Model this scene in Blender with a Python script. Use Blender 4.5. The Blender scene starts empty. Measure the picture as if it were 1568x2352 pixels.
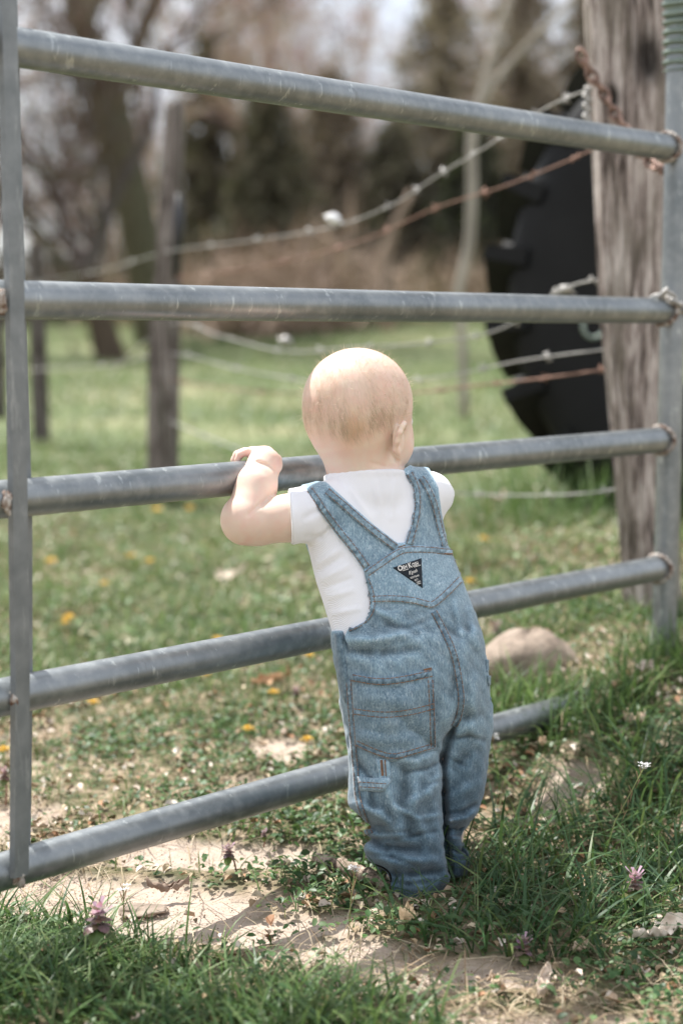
import bpy, bmesh, math, random
import numpy as np
from mathutils import Vector, Matrix, geometry
from mathutils.bvhtree import BVHTree

# ------------------------------------------------------------------ camera, sky, sun, exposure
SC = bpy.context.scene
COL = SC.collection
FPX, CX, CY, TILT, CAMZ = 3700.0, 784.0, 1176.0, 0.1117, 0.784
CT, ST = math.cos(TILT), math.sin(TILT)
cam = bpy.data.objects.new('camera', bpy.data.cameras.new('camera'))
COL.objects.link(cam); SC.camera = cam
cam.location = (0, 0, CAMZ); cam.rotation_euler = (math.pi/2 - TILT, 0, 0)
cam.data.sensor_fit = 'VERTICAL'; cam.data.sensor_height = 36; cam.data.sensor_width = 24
cam.data.lens = FPX/2352*36; cam.data.clip_start = 0.05; cam.data.clip_end = 2000
cam.data.dof.use_dof = True; cam.data.dof.focus_distance = 2.105; cam.data.dof.aperture_fstop = 2.4
SHX, SHY = 0.35, -0.385                       # shadow offset on the ground per metre of height
SUN_EL = math.atan(1/math.hypot(SHX, SHY))
sun_dir = Vector((-SHX, -SHY, 1)).normalized()
sl = bpy.data.lights.new('sun', 'SUN'); sl.energy = 4.7; sl.angle = math.radians(0.53); sl.color = (1, .965, .915)
so = bpy.data.objects.new('sun', sl); COL.objects.link(so)
so.rotation_euler = sun_dir.to_track_quat('Z', 'Y').to_euler()
w = bpy.data.worlds.new('World'); SC.world = w; w.use_nodes = True
nt = w.node_tree; nt.nodes.clear()
wo = nt.nodes.new('ShaderNodeOutputWorld'); bg = nt.nodes.new('ShaderNodeBackground')
sky = nt.nodes.new('ShaderNodeTexSky'); sky.sky_type = 'NISHITA'; sky.sun_disc = False
sky.sun_elevation = SUN_EL; sky.sun_rotation = math.atan2(sun_dir.x, sun_dir.y)
sky.air_density = 1.0; sky.dust_density = 2.0; sky.ozone_density = 1.0
wtc = nt.nodes.new('ShaderNodeTexCoord'); wn = nt.nodes.new('ShaderNodeTexNoise')
wn.inputs['Scale'].default_value = 2.2; wn.inputs['Detail'].default_value = 6
wr = nt.nodes.new('ShaderNodeValToRGB'); wr.color_ramp.elements[0].position = .22; wr.color_ramp.elements[1].position = .5
wm = nt.nodes.new('ShaderNodeMix'); wm.data_type = 'RGBA'
wm.inputs[7].default_value = (7.1, 7.35, 7.9, 1)
nt.links.new(wtc.outputs['Generated'], wn.inputs['Vector']); nt.links.new(wn.outputs['Fac'], wr.inputs['Fac'])
nt.links.new(wr.outputs['Color'], wm.inputs[0]); nt.links.new(sky.outputs['Color'], wm.inputs[6])
nt.links.new(wm.outputs[2], bg.inputs['Color']); bg.inputs['Strength'].default_value = 0.105
nt.links.new(bg.outputs['Background'], wo.inputs['Surface'])
SC.view_settings.view_transform = 'Standard'; SC.view_settings.look = 'None'
SC.view_settings.exposure = 0.80; SC.view_settings.gamma = 1
SC.render.engine = 'CYCLES'
SC.cycles.use_denoising = True
SC.cycles.max_bounces = 8; SC.cycles.transparent_max_bounces = 8

# ------------------------------------------------------------------ helpers
def ray(u, v):
    a, b = (u-CX)/FPX, (CY-v)/FPX
    return Vector((a, CT + b*ST, -ST + b*CT))
def at(u, v, Y):                               # world point seen at (u, v) of the 1568x2352 grid, Y metres away
    r = ray(u, v); return Vector((0, 0, CAMZ)) + r*(Y/r.y)
def sstep(x, a, b):
    t = np.clip((x-a)/(b-a), 0, 1); return t*t*(3-2*t)
_gy = [-5, 0, 1.8, 2.2, 3, 5, 8, 14, 20, 26, 32, 45, 80, 200, 900]
_gz = [-.1, -.02, 0, 0.005, .11, .19, .25, .32, .42, .72, 1.2, 2.2, 4, 7, 10]
def ground_z(x, y):
    x = np.asarray(x, float); y = np.asarray(y, float)
    z = np.interp(y, _gy, _gz)
    z = z + .022*(1-sstep(y, 2.3, 2.9))
    z = z + .102*sstep(x, .1, .52)*sstep(y, 2.15, 2.85)*(1-sstep(y, 4, 7))
    z = z - .05*sstep(-x, .0, .6)*sstep(y, 2.1, 3.0)*(1-sstep(y, 4, 7))
    z = z + .04*np.clip(x, -12, 12)*sstep(y, 16, 32)
    amp = .006 + .05*sstep(y, 3, 14)
    z = z + amp*(np.sin(x*7.1+y*3.3)*np.sin(y*6.3-x*2.1+1)*.6*(1-sstep(y, 5, 12)) + .8*np.sin(x*.9+y*.5)*np.sin(y*.8-x*.3))*(y < 200)
    return z
def onground(u, v):
    r = ray(u, v); t0 = 1.0
    for t in np.concatenate([np.arange(1, 6, .004), np.arange(6, 60, .05)]):
        p = Vector((0, 0, CAMZ)) + r*float(t)
        if p.z <= float(ground_z(p.x, p.y)): return p
    return Vector((0, 0, CAMZ)) + r*60
# the gate's vertical plane, receding to the right
GA = Vector((-.3683, 1.8777, 0)); GTH = .7534
GD = Vector((math.sin(GTH), math.cos(GTH), 0)); GN = Vector((math.cos(GTH), -math.sin(GTH), 0))   # GN points at the camera
def ongate(u, v, off=0.0):
    r = ray(u, v); o = Vector((0, 0, CAMZ)); p0 = GA + GN*off
    return o + r*((p0-o).dot(GN)/r.dot(GN))
def gate_pt(s, z, off=0.0): p = GA + GD*s + GN*off; return Vector((p.x, p.y, z))

def mesh_obj(name, verts, faces, mat=None, parent=None, smooth=True, colors=None, label=None, mats=None, midx=None):
    me = bpy.data.meshes.new(name)
    if isinstance(verts, np.ndarray) and isinstance(faces, np.ndarray):
        nv, nf, k = len(verts), len(faces), faces.shape[1]
        me.vertices.add(nv); me.vertices.foreach_set('co', verts.astype(np.float32).ravel())
        me.loops.add(nf*k); me.loops.foreach_set('vertex_index', faces.astype(np.int32).ravel())
        me.polygons.add(nf); me.polygons.foreach_set('loop_start', np.arange(0, nf*k, k, dtype=np.int32))
        me.update(calc_edges=True)
    else:
        me.from_pydata([tuple(p) for p in verts], [], [tuple(int(i) for i in f) for f in faces])
    if smooth: me.polygons.foreach_set('use_smooth', np.ones(len(me.polygons), bool))
    if colors is not None:
        ca = me.color_attributes.new('tint', 'FLOAT_COLOR', 'POINT')
        c = np.ones((len(me.vertices), 4), np.float32); c[:, :3] = colors; ca.data.foreach_set('color', c.ravel())
    if mat: me.materials.append(mat)
    me.update(); me.validate()
    o = bpy.data.objects.new(name, me); COL.objects.link(o)
    if parent: o.parent = parent
    if label: o['label'] = label
    return o
def tag(o, label, cat=None, group=None, kind=None):
    o['label'] = label
    if cat: o['category'] = cat
    if group: o['group'] = group
    if kind: o['kind'] = kind
    return o
def empty(name, loc, label, cat, group=None):
    o = bpy.data.objects.new(name, None); COL.objects.link(o); o.location = loc; o.empty_display_size = .1
    bpy.context.view_layer.update()
    return tag(o, label, cat, group)
def adopt(parent, *obs):                      # keep world coordinates baked in the meshes
    for o in obs:
        o.parent = parent; o.matrix_parent_inverse = Matrix.Translation(parent.location).inverted()

class MB:
    def __init__(s): s.v = []; s.f = []; s.c = []
    def tube(s, pts, rad, n=8, cap=True, col=None, squash=None):
        pts = [Vector(p) for p in pts]; b = len(s.v); N = len(pts)
        if not hasattr(rad, '__len__'): rad = [rad]*N
        t = (pts[1]-pts[0]).normalized(); up = Vector((0, 0, 1)) if abs(t.z) < .9 else Vector((1, 0, 0))
        x = t.cross(up).normalized()
        for i in range(N):
            t = (pts[min(i+1, N-1)]-pts[max(i-1, 0)]).normalized()
            x = (x - t*x.dot(t)).normalized(); y = t.cross(x)
            for k in range(n):
                a = 2*math.pi*k/n
                s.v.append(pts[i] + (x*math.cos(a) + y*math.sin(a))*rad[i])
                if col is not None: s.c.append(col)
        for i in range(N-1):
            for k in range(n):
                a = b+i*n+k; c = b+i*n+(k+1) % n
                s.f.append((a, c, c+n, a+n))
        if cap:
            s.f.append(tuple(b+k for k in range(n))[::-1]); s.f.append(tuple(b+(N-1)*n+k for k in range(n)))
    def box(s, c, ax, ay, az, col=None):       # centre and three half axes
        b = len(s.v); c = Vector(c)
        for i in (-1, 1):
            for j in (-1, 1):
                for k in (-1, 1):
                    s.v.append(c + ax*i + ay*j + az*k)
                    if col is not None: s.c.append(col)
        for f in ((0, 1, 3, 2), (4, 6, 7, 5), (0, 4, 5, 1), (2, 3, 7, 6), (0, 2, 6, 4), (1, 5, 7, 3)): s.f.append(tuple(b+i for i in f))
    def blob(s, c, r, seed=0, n=10, rough=.15, col=None):
        rnd = random.Random(seed); b = len(s.v); m = n*2; c = Vector(c)
        ph = [rnd.uniform(0, 6.3) for _ in range(9)]
        for i in range(n+1):
            th = math.pi*i/n
            for k in range(m):
                a = 2*math.pi*k/m
                d = 1 + rough*(math.sin(2*a+ph[0]+th*2)*math.sin(th*3+ph[1]) + .6*math.sin(5*a+ph[2])*math.sin(4*th+ph[3])*math.sin(th))
                s.v.append(c + Vector((math.sin(th)*math.cos(a)*r[0], math.sin(th)*math.sin(a)*r[1], math.cos(th)*r[2]))*d)
                if col is not None: s.c.append(col)
        for i in range(n):
            for k in range(m):
                a = b+i*m+k; q = b+i*m+(k+1) % m
                s.f.append((a, a+m, q+m, q))
    def build(s, name, mat, parent=None, smooth=True, label=None):
        o = mesh_obj(name, s.v, s.f, mat, None, smooth, np.array(s.c)[:, :3] if s.c else None, label)
        if parent: adopt(parent, o)
        return o

# ------------------------------------------------------------------ materials
class NT:
    def __init__(s, name):
        s.m = bpy.data.materials.new(name); s.m.use_nodes = True; s.t = s.m.node_tree; s.t.nodes.clear()
        s.out = s.t.nodes.new('ShaderNodeOutputMaterial'); s.b = s.t.nodes.new('ShaderNodeBsdfPrincipled')
        s.t.links.new(s.b.outputs[0], s.out.inputs[0]); s.tc = s.t.nodes.new('ShaderNodeTexCoord')
    def L(s, a, b): s.t.links.new(a, b)
    def coord(s, scale=(1, 1, 1), rot=(0, 0, 0)):
        m = s.t.nodes.new('ShaderNodeMapping'); m.inputs['Scale'].default_value = scale; m.inputs['Rotation'].default_value = rot
        s.L(s.tc.outputs['Object'], m.inputs[0]); return m.outputs[0]
    def noise(s, scale, detail=4, vec=None, rough=.55):
        n = s.t.nodes.new('ShaderNodeTexNoise'); n.inputs['Scale'].default_value = scale; n.inputs['Detail'].default_value = detail
        n.inputs['Roughness'].default_value = rough
        s.L(vec if vec is not None else s.tc.outputs['Object'], n.inputs['Vector']); return n.outputs['Fac']
    def vor(s, scale, vec=None, feat='F1'):
        n = s.t.nodes.new('ShaderNodeTexVoronoi'); n.inputs['Scale'].default_value = scale; n.feature = feat
        s.L(vec if vec is not None else s.tc.outputs['Object'], n.inputs['Vector']); return n.outputs['Distance']
    def ramp(s, fac, stops):
        r = s.t.nodes.new('ShaderNodeValToRGB'); e = r.color_ramp.elements
        while len(e) < len(stops): e.new(.5)
        for i, (p, c) in enumerate(stops):
            e[i].position = p; e[i].color = (c[0], c[1], c[2], 1) if hasattr(c, '__len__') else (c, c, c, 1)
        s.L(fac, r.inputs[0]); return r.outputs[0]
    def mix(s, fac, a, b, mode='MIX'):
        m = s.t.nodes.new('ShaderNodeMix'); m.data_type = 'RGBA'; m.blend_type = mode
        for sock, val in ((m.inputs[0], fac), (m.inputs[6], a), (m.inputs[7], b)):
            if hasattr(val, 'links') or hasattr(val, 'is_linked'): s.L(val, sock)
            elif hasattr(val, '__len__'): sock.default_value = (*val[:3], 1)
            else: sock.default_value = val
        return m.outputs[2]
    def math(s, op, a, b=0.0):
        m = s.t.nodes.new('ShaderNodeMath'); m.operation = op
        for sock, val in ((m.inputs[0], a), (m.inputs[1], b)):
            if hasattr(val, 'is_linked'): s.L(val, sock)
            else: sock.default_value = val
        return m.outputs[0]
    def attr(s, name='tint'):
        a = s.t.nodes.new('ShaderNodeAttribute'); a.attribute_name = name; return a.outputs['Color']
    def bump(s, h, strength, dist=.002):
        b = s.t.nodes.new('ShaderNodeBump'); b.inputs['Strength'].default_value = strength; b.inputs['Distance'].default_value = dist
        s.L(h, b.inputs['Height']); s.L(b.outputs[0], s.b.inputs['Normal']); return s
    def set(s, **k):
        for key, val in k.items():
            sock = s.b.inputs[{'base': 'Base Color', 'rough': 'Roughness', 'metal': 'Metallic', 'sss': 'Subsurface Weight', 'spec': 'Specular IOR Level', 'sheen': 'Sheen Weight', 'trans': 'Transmission Weight'}[key]]
            if hasattr(val, 'is_linked'): s.L(val, sock)
            elif hasattr(val, '__len__'): sock.default_value = (*val[:3], 1)
            else: sock.default_value = val
        return s

def m_plain(name, c, rough=.7, metal=0, var=.15, scale=30):
    n = NT(name); f = n.noise(scale, 4)
    n.set(base=n.mix(n.ramp(f, [(.3, 0.), (.7, 1.)]), [x*(1-var) for x in c], [min(1, x*(1+var)) for x in c]), rough=rough, metal=metal)
    n.bump(f, .2); return n.m
def m_leafy(name, trans=.3, rough=.42):       # per-leaf colour in the mesh, light passes through
    n = NT(name); c = n.attr(); n.set(base=c, rough=rough, spec=.3)
    tr = n.t.nodes.new('ShaderNodeBsdfTranslucent'); n.L(n.mix(.35, c, (.22, .34, .08)), tr.inputs[0])
    mx = n.t.nodes.new('ShaderNodeMixShader'); mx.inputs[0].default_value = trans
    n.L(n.b.outputs[0], mx.inputs[1]); n.L(tr.outputs[0], mx.inputs[2]); n.L(mx.outputs[0], n.out.inputs[0]); return n.m
M = {}
n = NT('galvanized_steel')                     # zinc with dull spangle, chalky runs and scuffs
f1 = n.noise(9, 5); f2 = n.noise(1, 6, n.coord((60, 60, 60))); f3 = n.noise(1, 3, n.coord((55, 55, 14), (0, .5, .6)), .7)
c = n.mix(n.ramp(f1, [(.3, 0.), (.7, 1.)]), (.165, .185, .195), (.27, .29, .30))
c = n.mix(n.math('MULTIPLY', n.ramp(f2, [(.45, 0.), (.75, 1.)]), .45), c, (.40, .42, .42))
c = n.mix(n.math('MULTIPLY', n.ramp(f3, [(.61, 0.), (.69, 1.)]), .36), c, (.68, .72, .70))
c = n.mix(n.math('MULTIPLY', n.ramp(n.noise(1, 3, n.coord((40, 40, 9), (.4, -.5, 0)), .7), [(.66, 0.), (.72, 1.)]), .5), c, (.16, .17, .17))
n.set(base=c, metal=.82, rough=n.math('ADD', n.math('MULTIPLY', f2, .30), .27)); n.bump(f2, .12, .0006); M['steel'] = n.m
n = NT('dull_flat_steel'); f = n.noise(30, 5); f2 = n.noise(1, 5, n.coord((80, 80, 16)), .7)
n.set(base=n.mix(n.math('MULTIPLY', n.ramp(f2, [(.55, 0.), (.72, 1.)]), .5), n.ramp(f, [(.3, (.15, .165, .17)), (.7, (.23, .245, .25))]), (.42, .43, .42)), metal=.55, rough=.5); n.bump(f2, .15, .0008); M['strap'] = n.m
n = NT('rusty_weld'); f = n.noise(120, 4)
n.set(base=n.ramp(f, [(.35, (.13, .065, .04)), (.5, (.35, .30, .26)), (.65, (.5, .48, .45))]), rough=.7, metal=.3); n.bump(f, .8, .002); M['weld'] = n.m
n = NT('rusty_iron'); f = n.noise(90, 4)
n.set(base=n.ramp(f, [(.35, (.11, .07, .055)), (.6, (.34, .22, .175)), (.75, (.55, .43, .37))]), rough=.6, metal=.4); n.bump(f, .6, .001); M['rust'] = n.m
n = NT('weathered_wood'); g = n.noise(1, 6, n.coord((60, 60, 6.0)), .72); g2 = n.noise(1, 5, n.coord((14, 14, 4)), .65); g3 = n.noise(1, 5, n.coord((90, 90, 3)), .7)
c = n.ramp(g, [(.38, (.075, .06, .052)), (.48, (.30, .25, .225)), (.6, (.60, .54, .50))])
c = n.mix(n.ramp(g2, [(.48, 0.), (.64, .6)]), c, (.14, .125, .095))
c = n.mix(n.ramp(g3, [(.60, 0.), (.70, .8)]), c, (.06, .05, .045))
n.set(base=n.mix(1.0, c, n.attr(), 'MULTIPLY'), rough=.9, spec=.2); n.bump(n.math('ADD', g, g3), .8, .006); M['wood'] = n.m
n = NT('bark'); g = n.noise(1, 5, n.coord((14, 14, 2)), .65)
n.set(base=n.mix(1.0, n.ramp(g, [(.3, (.45, .45, .45)), (.7, (1., 1., 1.))]), n.attr(), 'MULTIPLY'), rough=.95, spec=.1); n.bump(g, .8, .03); M['bark'] = n.m
n = NT('black_rubber'); g = n.noise(8, 5)
n.set(base=n.ramp(g, [(.3, (.002, .0023, .0026)), (.7, (.007, .0075, .008))]), rough=.6, spec=.25); n.bump(n.noise(60, 3), .15, .003); M['rubber'] = n.m
M['wire'] = m_plain('galvanized_wire', (.40, .39, .37), .5, .4)
M['rustwire'] = m_plain('rusty_wire', (.27, .16, .12), .8, .2)
M['green_metal'] = m_plain('painted_steel', (.20, .245, .215), .35, .6)
M['white'] = m_plain('white_ceramic', (.85, .85, .86), .2)
M['black'] = m_plain('black_plastic', (.015, .015, .017), .5)
n = NT('field_stone'); g = n.noise(26, 9, None, .7); h = n.noise(110, 6, None, .7)
n.set(base=n.mix(n.ramp(h, [(.4, 0.), (.7, .6)]), n.ramp(g, [(.35, (.17, .13, .10)), (.52, (.35, .275, .215)), (.68, (.50, .405, .33))]), (.18, .15, .12)), rough=.9); n.bump(n.math('ADD', g, h), .6, .006); M['stone'] = n.m
n = NT('dry_leaf'); g = n.noise(60, 5)
n.set(base=n.mix(1.0, n.ramp(g, [(.3, (.6, .55, .5)), (.65, (1., 1., 1.))]), n.attr(), 'MULTIPLY'), rough=.75); n.bump(g, .5, .003); M['dry'] = n.m
M['leafy'] = m_leafy('grass_blade'); M['needle'] = m_leafy('conifer_needle', .15, .8)
n = NT('twig'); n.set(base=n.attr(), rough=.9, spec=.1); M['twig'] = n.m

# ------------------------------------------------------------------ ground: one sheet, bare sandy soil and turf
def pt2(u, v): p = onground(u, v); return (p.x, p.y)
SAND = [(pt2(u, v), ru, rv) for u, v, ru, rv in (        # patches of bare soil: centre, half size across, half size in depth
    (60, 2040, .18, .07), (260, 2065, .18, .085), (430, 2090, .15, .09), (600, 2130, .12, .065), (760, 2180, .09, .05), (900, 2240, .10, .045),
    (1060, 2250, .10, .025), (1190, 2240, .05, .02), (20, 1880, .10, .08), (560, 1800, .05, .05), (1330, 1790, .05, .05), (1260, 1850, .03, .05), (600, 1960, .10, .04), (420, 1960, .10, .05), (640, 1720, .05, .05), (1000, 2335, .16, .02), (1300, 2345, .14, .02))]
def hash2(x, y, k=0.0): return np.mod(np.sin(x*127.1+y*311.7+k)*43758.5453, 1.0)
def vnoise(x, y, k=0.0):
    xi, yi = np.floor(x), np.floor(y); fx, fy = x-xi, y-yi; fx = fx*fx*(3-2*fx); fy = fy*fy*(3-2*fy)
    a, b, c, d = hash2(xi, yi, k), hash2(xi+1, yi, k), hash2(xi, yi+1, k), hash2(xi+1, yi+1, k)
    return (a*(1-fx)+b*fx)*(1-fy)+(c*(1-fx)+d*fx)*fy
def fbm(x, y, k=0.0): return (vnoise(x, y, k)+.5*vnoise(2.1*x, 2.1*y, k+1)+.25*vnoise(4.3*x, 4.3*y, k+2))/1.75
def sand_mask(x, y):
    m = np.zeros_like(x)
    for (cx_, cy_), rx, ry in SAND:
        d = np.sqrt(((x-cx_)/rx)**2+((y-cy_)/ry)**2)
        m = np.maximum(m, 1.35-d)
    return sstep(m + 1.0*(fbm(x*11, y*11)-.5) + .7*(fbm(x*45, y*45, 7)-.5), .15, .62)
xs = np.unique(np.concatenate([np.linspace(-1.5, 1.7, 300), np.linspace(-8, 8, 120), np.linspace(-60, 60, 80), np.linspace(-900, 900, 30)]))
ys = np.unique(np.concatenate([np.linspace(1.2, 4.2, 280), np.linspace(-4, 14, 160), np.linspace(14, 70, 90), np.linspace(-60, 900, 40)]))
X, Y = np.meshgrid(xs, ys, indexing='ij'); Z = ground_z(X, Y)
near = (1-sstep(Y, 3.5, 6))
Z = Z + near*.010*(fbm(X*16, Y*16, 5)-.5) + near*.004*(fbm(X*60, Y*60, 9)-.5) - .008*sand_mask(X, Y)*near
G = np.stack([X, Y, Z], -1).reshape(-1, 3); nx, ny = X.shape
I = np.arange(nx*ny).reshape(nx, ny)
Fq = np.stack([I[:-1, :-1], I[1:, :-1], I[1:, 1:], I[:-1, 1:]], -1).reshape(-1, 4)
sm = sand_mask(X, Y)*(Y < 5); ft = sstep(-X - .25*Y + 1.5, 0, 3)*sstep(Y, 13, 17)
cols = np.stack([sm, sstep(Y, 3, 8), ft], -1).reshape(-1, 3)
n = NT('ground'); at_ = n.attr(); sep = n.t.nodes.new('ShaderNodeSeparateColor'); n.L(at_, sep.inputs[0])
sA = n.noise(35, 8, None, .7); sB = n.noise(300, 4); sC = n.noise(5, 4)
sand = n.mix(n.ramp(sB, [(.3, 0.), (.7, 1.)]), n.ramp(sA, [(.3, (.30, .23, .175)), (.5, (.44, .355, .285)), (.7, (.53, .44, .37))]), (.50, .41, .34))
sand = n.mix(n.ramp(n.vor(70), [(.05, .55), (.16, 0.)]), sand, (.27, .20, .15))
turf = n.ramp(n.noise(22, 6), [(.3, (.06, .07, .035)), (.46, (.14, .125, .07)), (.56, (.28, .22, .15)), (.7, (.45, .36, .27))])
fieldc = n.ramp(n.noise(.55, 6, None, .65), [(.34, (.05, .085, .035)), (.46, (.10, .14, .06)), (.56, (.17, .185, .095)), (.68, (.30, .26, .16))])
fieldc = n.mix(n.ramp(n.noise(6, 5), [(.35, 0.), (.7, .5)]), fieldc, (.30, .29, .17))
c = n.mix(sep.outputs[1], turf, fieldc)
c = n.mix(n.math('MULTIPLY', sep.outputs[2], n.ramp(n.noise(1.2, 4), [(.35, 0.), (.5, .9)])), c, (.36, .22, .12))
c = n.mix(sep.outputs[0], c, sand)
n.set(base=c, rough=.95, spec=.15); n.bump(n.math('ADD', n.math('MULTIPLY', sA, 1.3), sB), .55, .006)
g = mesh_obj('ground', G, Fq, n.m, colors=cols); tag(g, 'pasture ground with bare pale sandy soil under the gate', kind='structure')

# ------------------------------------------------------------------ grass and weeds (nobody could count them)
RNG = np.random.default_rng(7)
def blades(name, n, box, hgt, wid, lean, pal, dens=None, segs=3, mat='leafy', curl=.9, seed=1, parent=None, label='x', colmul=None):
    R = np.random.default_rng(seed); x0, x1, y0, y1 = box
    y = R.uniform(y0, y1, n*3); x = R.uniform(x0, x1, n*3)
    hw = .24*y + .18; k = np.abs(x) < hw; x, y = x[k], y[k]
    if dens is not None:
        d = dens(x, y); k = R.random(len(x)) < d; x, y = x[k], y[k]
    x, y = x[:n], y[:n]; n = len(x)
    z = ground_z(x, y) - .006
    h = R.uniform(hgt[0], hgt[1], n)*(.55+.9*fbm(x*9, y*9, 3)); wd = R.uniform(wid[0], wid[1], n)
    az = R.uniform(0, 2*np.pi, n); ln = R.uniform(lean[0], lean[1], n); fa = az + R.uniform(-.6, .6, n)
    dx, dy = np.cos(az), np.sin(az); sx, sy = -np.sin(fa), np.cos(fa)
    V = np.zeros((n, 2*segs+1, 3)); T = np.zeros(2*segs+1)
    for i in range(segs+1):
        t = i/segs
        off = h*ln*(t**1.6); up = h*t*(1-curl*.45*ln*t)
        px, py, pz = x+dx*off, y+dy*off, z+up
        wv = wd*(1-t)**.6*(.6+.4*min(1, 3*t)) if t < 1 else 0
        if i < segs:
            V[:, 2*i] = np.stack([px-sx*wv, py-sy*wv, pz], -1); V[:, 2*i+1] = np.stack([px+sx*wv, py+sy*wv, pz], -1)
            T[2*i] = T[2*i+1] = t
        else: V[:, 2*segs] = np.stack([px, py, pz], -1); T[2*segs] = 1
    nvb = 2*segs+1; base = np.arange(n)[:, None]*nvb
    tri = []
    for i in range(segs-1): a = 2*i; tri += [(a, a+1, a+3), (a, a+3, a+2)]
    a = 2*(segs-1); tri.append((a, a+1, a+2))
    F_ = (base[:, :, None] + np.array(tri)[None]).reshape(-1, 3)
    P = np.array(pal); ci = R.integers(0, len(P), n); c = P[ci]*R.uniform(.75, 1.25, (n, 1))
    c = c[:, None, :]*np.ones((1, nvb, 1))
    o = mesh_obj(name, V.reshape(-1, 3), F_, M[mat], smooth=False, colors=c.reshape(-1, 3))
    tag(o, label, kind='stuff'); return o
def leaflets(name, n, box, size, hgt, pal, dens=None, seed=1, label='x', cupped=.35, aspect=.7, mat='leafy', flat=.6):
    R = np.random.default_rng(seed); x0, x1, y0, y1 = box
    x = R.uniform(x0, x1, n*3); y = R.uniform(y0, y1, n*3)
    k = np.abs(x) < .24*y+.18; x, y = x[k], y[k]
    if dens is not None:
        d = dens(x, y); k = R.random(len(x)) < d; x, y = x[k], y[k]
    x, y = x[:n], y[:n]; n = len(x)
    z = ground_z(x, y) + R.uniform(hgt[0], hgt[1], n)
    s = R.uniform(size[0], size[1], n); az = R.uniform(0, 6.283, n); tl = R.uniform(-.2, flat*1.6, n); rl = R.normal(0, .35, n)
    f = np.stack([np.cos(az)*np.cos(tl), np.sin(az)*np.cos(tl), np.sin(tl)], -1)
    sd = np.stack([-np.sin(az), np.cos(az), rl], -1); sd /= np.linalg.norm(sd, axis=1)[:, None]
    up = np.cross(f, sd)
    prof = [(0, 0, 0), (.3, aspect*.42, 1), (.7, aspect*.5, 1), (1, 0, .3), (.7, -aspect*.5, 1), (.3, -aspect*.42, 1), (.5, 0, 0)]
    c0 = np.stack([x, y, z], -1)
    V = np.stack([c0 + f*(s*(a-.5))[:, None] + sd*(s*b)[:, None] + up*(s*cupped*.3*q - s*.25*(a**2))[:, None] for a, b, q in prof], 1)
    tri = np.array([(0, 1, 6), (1, 2, 6), (2, 3, 6), (3, 4, 6), (4, 5, 6), (5, 0, 6)])
    F_ = (np.arange(n)[:, None, None]*7 + tri[None]).reshape(-1, 3)
    P = np.array(pal); c = P[R.integers(0, len(P), n)]*R.uniform(.7, 1.3, (n, 1))
    o = mesh_obj(name, V.reshape(-1, 3), F_, M[mat], smooth=False, colors=(c[:, None]*np.ones((1, 7, 1))).reshape(-1, 3))
    tag(o, label, kind='stuff'); return o
GP = [(.075, .14, .04), (.11, .185, .06), (.055, .11, .035), (.17, .235, .09), (.095, .165, .06), (.24, .26, .12)]
GD_ = [(.12, .16, .06), (.035, .085, .03), (.055, .115, .045), (.03, .07, .03), (.08, .14, .055)]
STRAW = [(.42, .34, .22), (.5, .42, .3), (.34, .26, .16), (.28, .2, .12)]
def patch(x, y, k=0, lo=.42, hi=.6, s=6): return sstep(fbm(x*s, y*s, k), lo, hi)
def zone(x, y, pts):                           # soft union of discs given in picture coordinates of the ground
    m = np.zeros_like(x)
    for (cx_, cy_), r in pts: m = np.maximum(m, 1.4-np.hypot(x-cx_, (y-cy_)*1.3)/r)
    return np.clip(m, 0, 1)
ZR = [(pt2(u, v), r) for u, v, r in ((1120, 2060, .15), (1300, 2060, .16), (1480, 1980, .16), (1400, 1850, .14), (1550, 1800, .18), (1500, 2120, .1), (1040, 2130, .08), (960, 2100, .06), (1250, 2170, .1), (1200, 1960, .08))]
ZL = [(pt2(u, v), r) for u, v, r in ((80, 2260, .15), (280, 2300, .14), (450, 2330, .12), (620, 2345, .12), (800, 2350, .09), (140, 2170, .09), (0, 2200, .14))]
ZF = [(pt2(u, v), r) for u, v, r in ((760, 2010, .08), (700, 1920, .08), (860, 2120, .06), (1000, 2130, .07), (800, 2060, .05), (650, 1900, .08))]
ZS = [(pt2(u, v), r) for u, v, r in ((1200, 1640, .09), (1290, 1620, .08), (1150, 1650, .05), (1420, 1600, .07), (1540, 1540, .10), (1330, 1130, .16), (1400, 1170, .12), (1340, 1660, .08), (1250, 1690, .06), (1390, 1640, .07))]
ZT = [(pt2(u, v), r) for u, v, r in ((1300, 1190, .35), (1400, 1190, .35), (1240, 1180, .2))]
FT_ = [pt2(905, 2085), pt2(960, 2085), pt2(1010, 2060)]
nos = lambda x, y: (1-sand_mask(x, y))*np.clip(np.min([np.hypot(x-a, (y-b)*.8)/.05 for a, b in FT_], axis=0)-.35, .14, 1)
blades('lawn_grass', 24000, (-1, 1.2, 1.5, 3.6), (.015, .05), (.0008, .0017), (.2, 1.3), GP, lambda x, y: nos(x, y)*(.25+.75*patch(x, y, 1))*(.35+.65*sstep(y, 2.4, 3.1)), seed=1, label='short green lawn grass around the gate')
blades('tall_grass', 10000, (-1, 1.3, 1.45, 3.4), (.045, .135), (.0012, .0034), (.3, 1.5), GD_, lambda x, y: nos(x, y)*zone(x, y, ZR), seed=2, segs=5, label='long dark green grass blades beside the child')
blades('tall_grass', 12000, (-1, 1.2, 1.45, 2.1), (.03, .095), (.0011, .0028), (.3, 1.4), GD_[:2]+GP[:5], lambda x, y: nos(x, y)*zone(x, y, ZL), seed=3, segs=5, label='out of focus green grass in the near left corner')
blades('tall_grass', 4200, (-1, 1.2, 1.6, 2.7), (.02, .065), (.001, .002), (.3, 1.4), GP, lambda x, y: nos(x, y)*zone(x, y, ZF), seed=4, segs=4, label='green grass tufts at the feet of the child')
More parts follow.
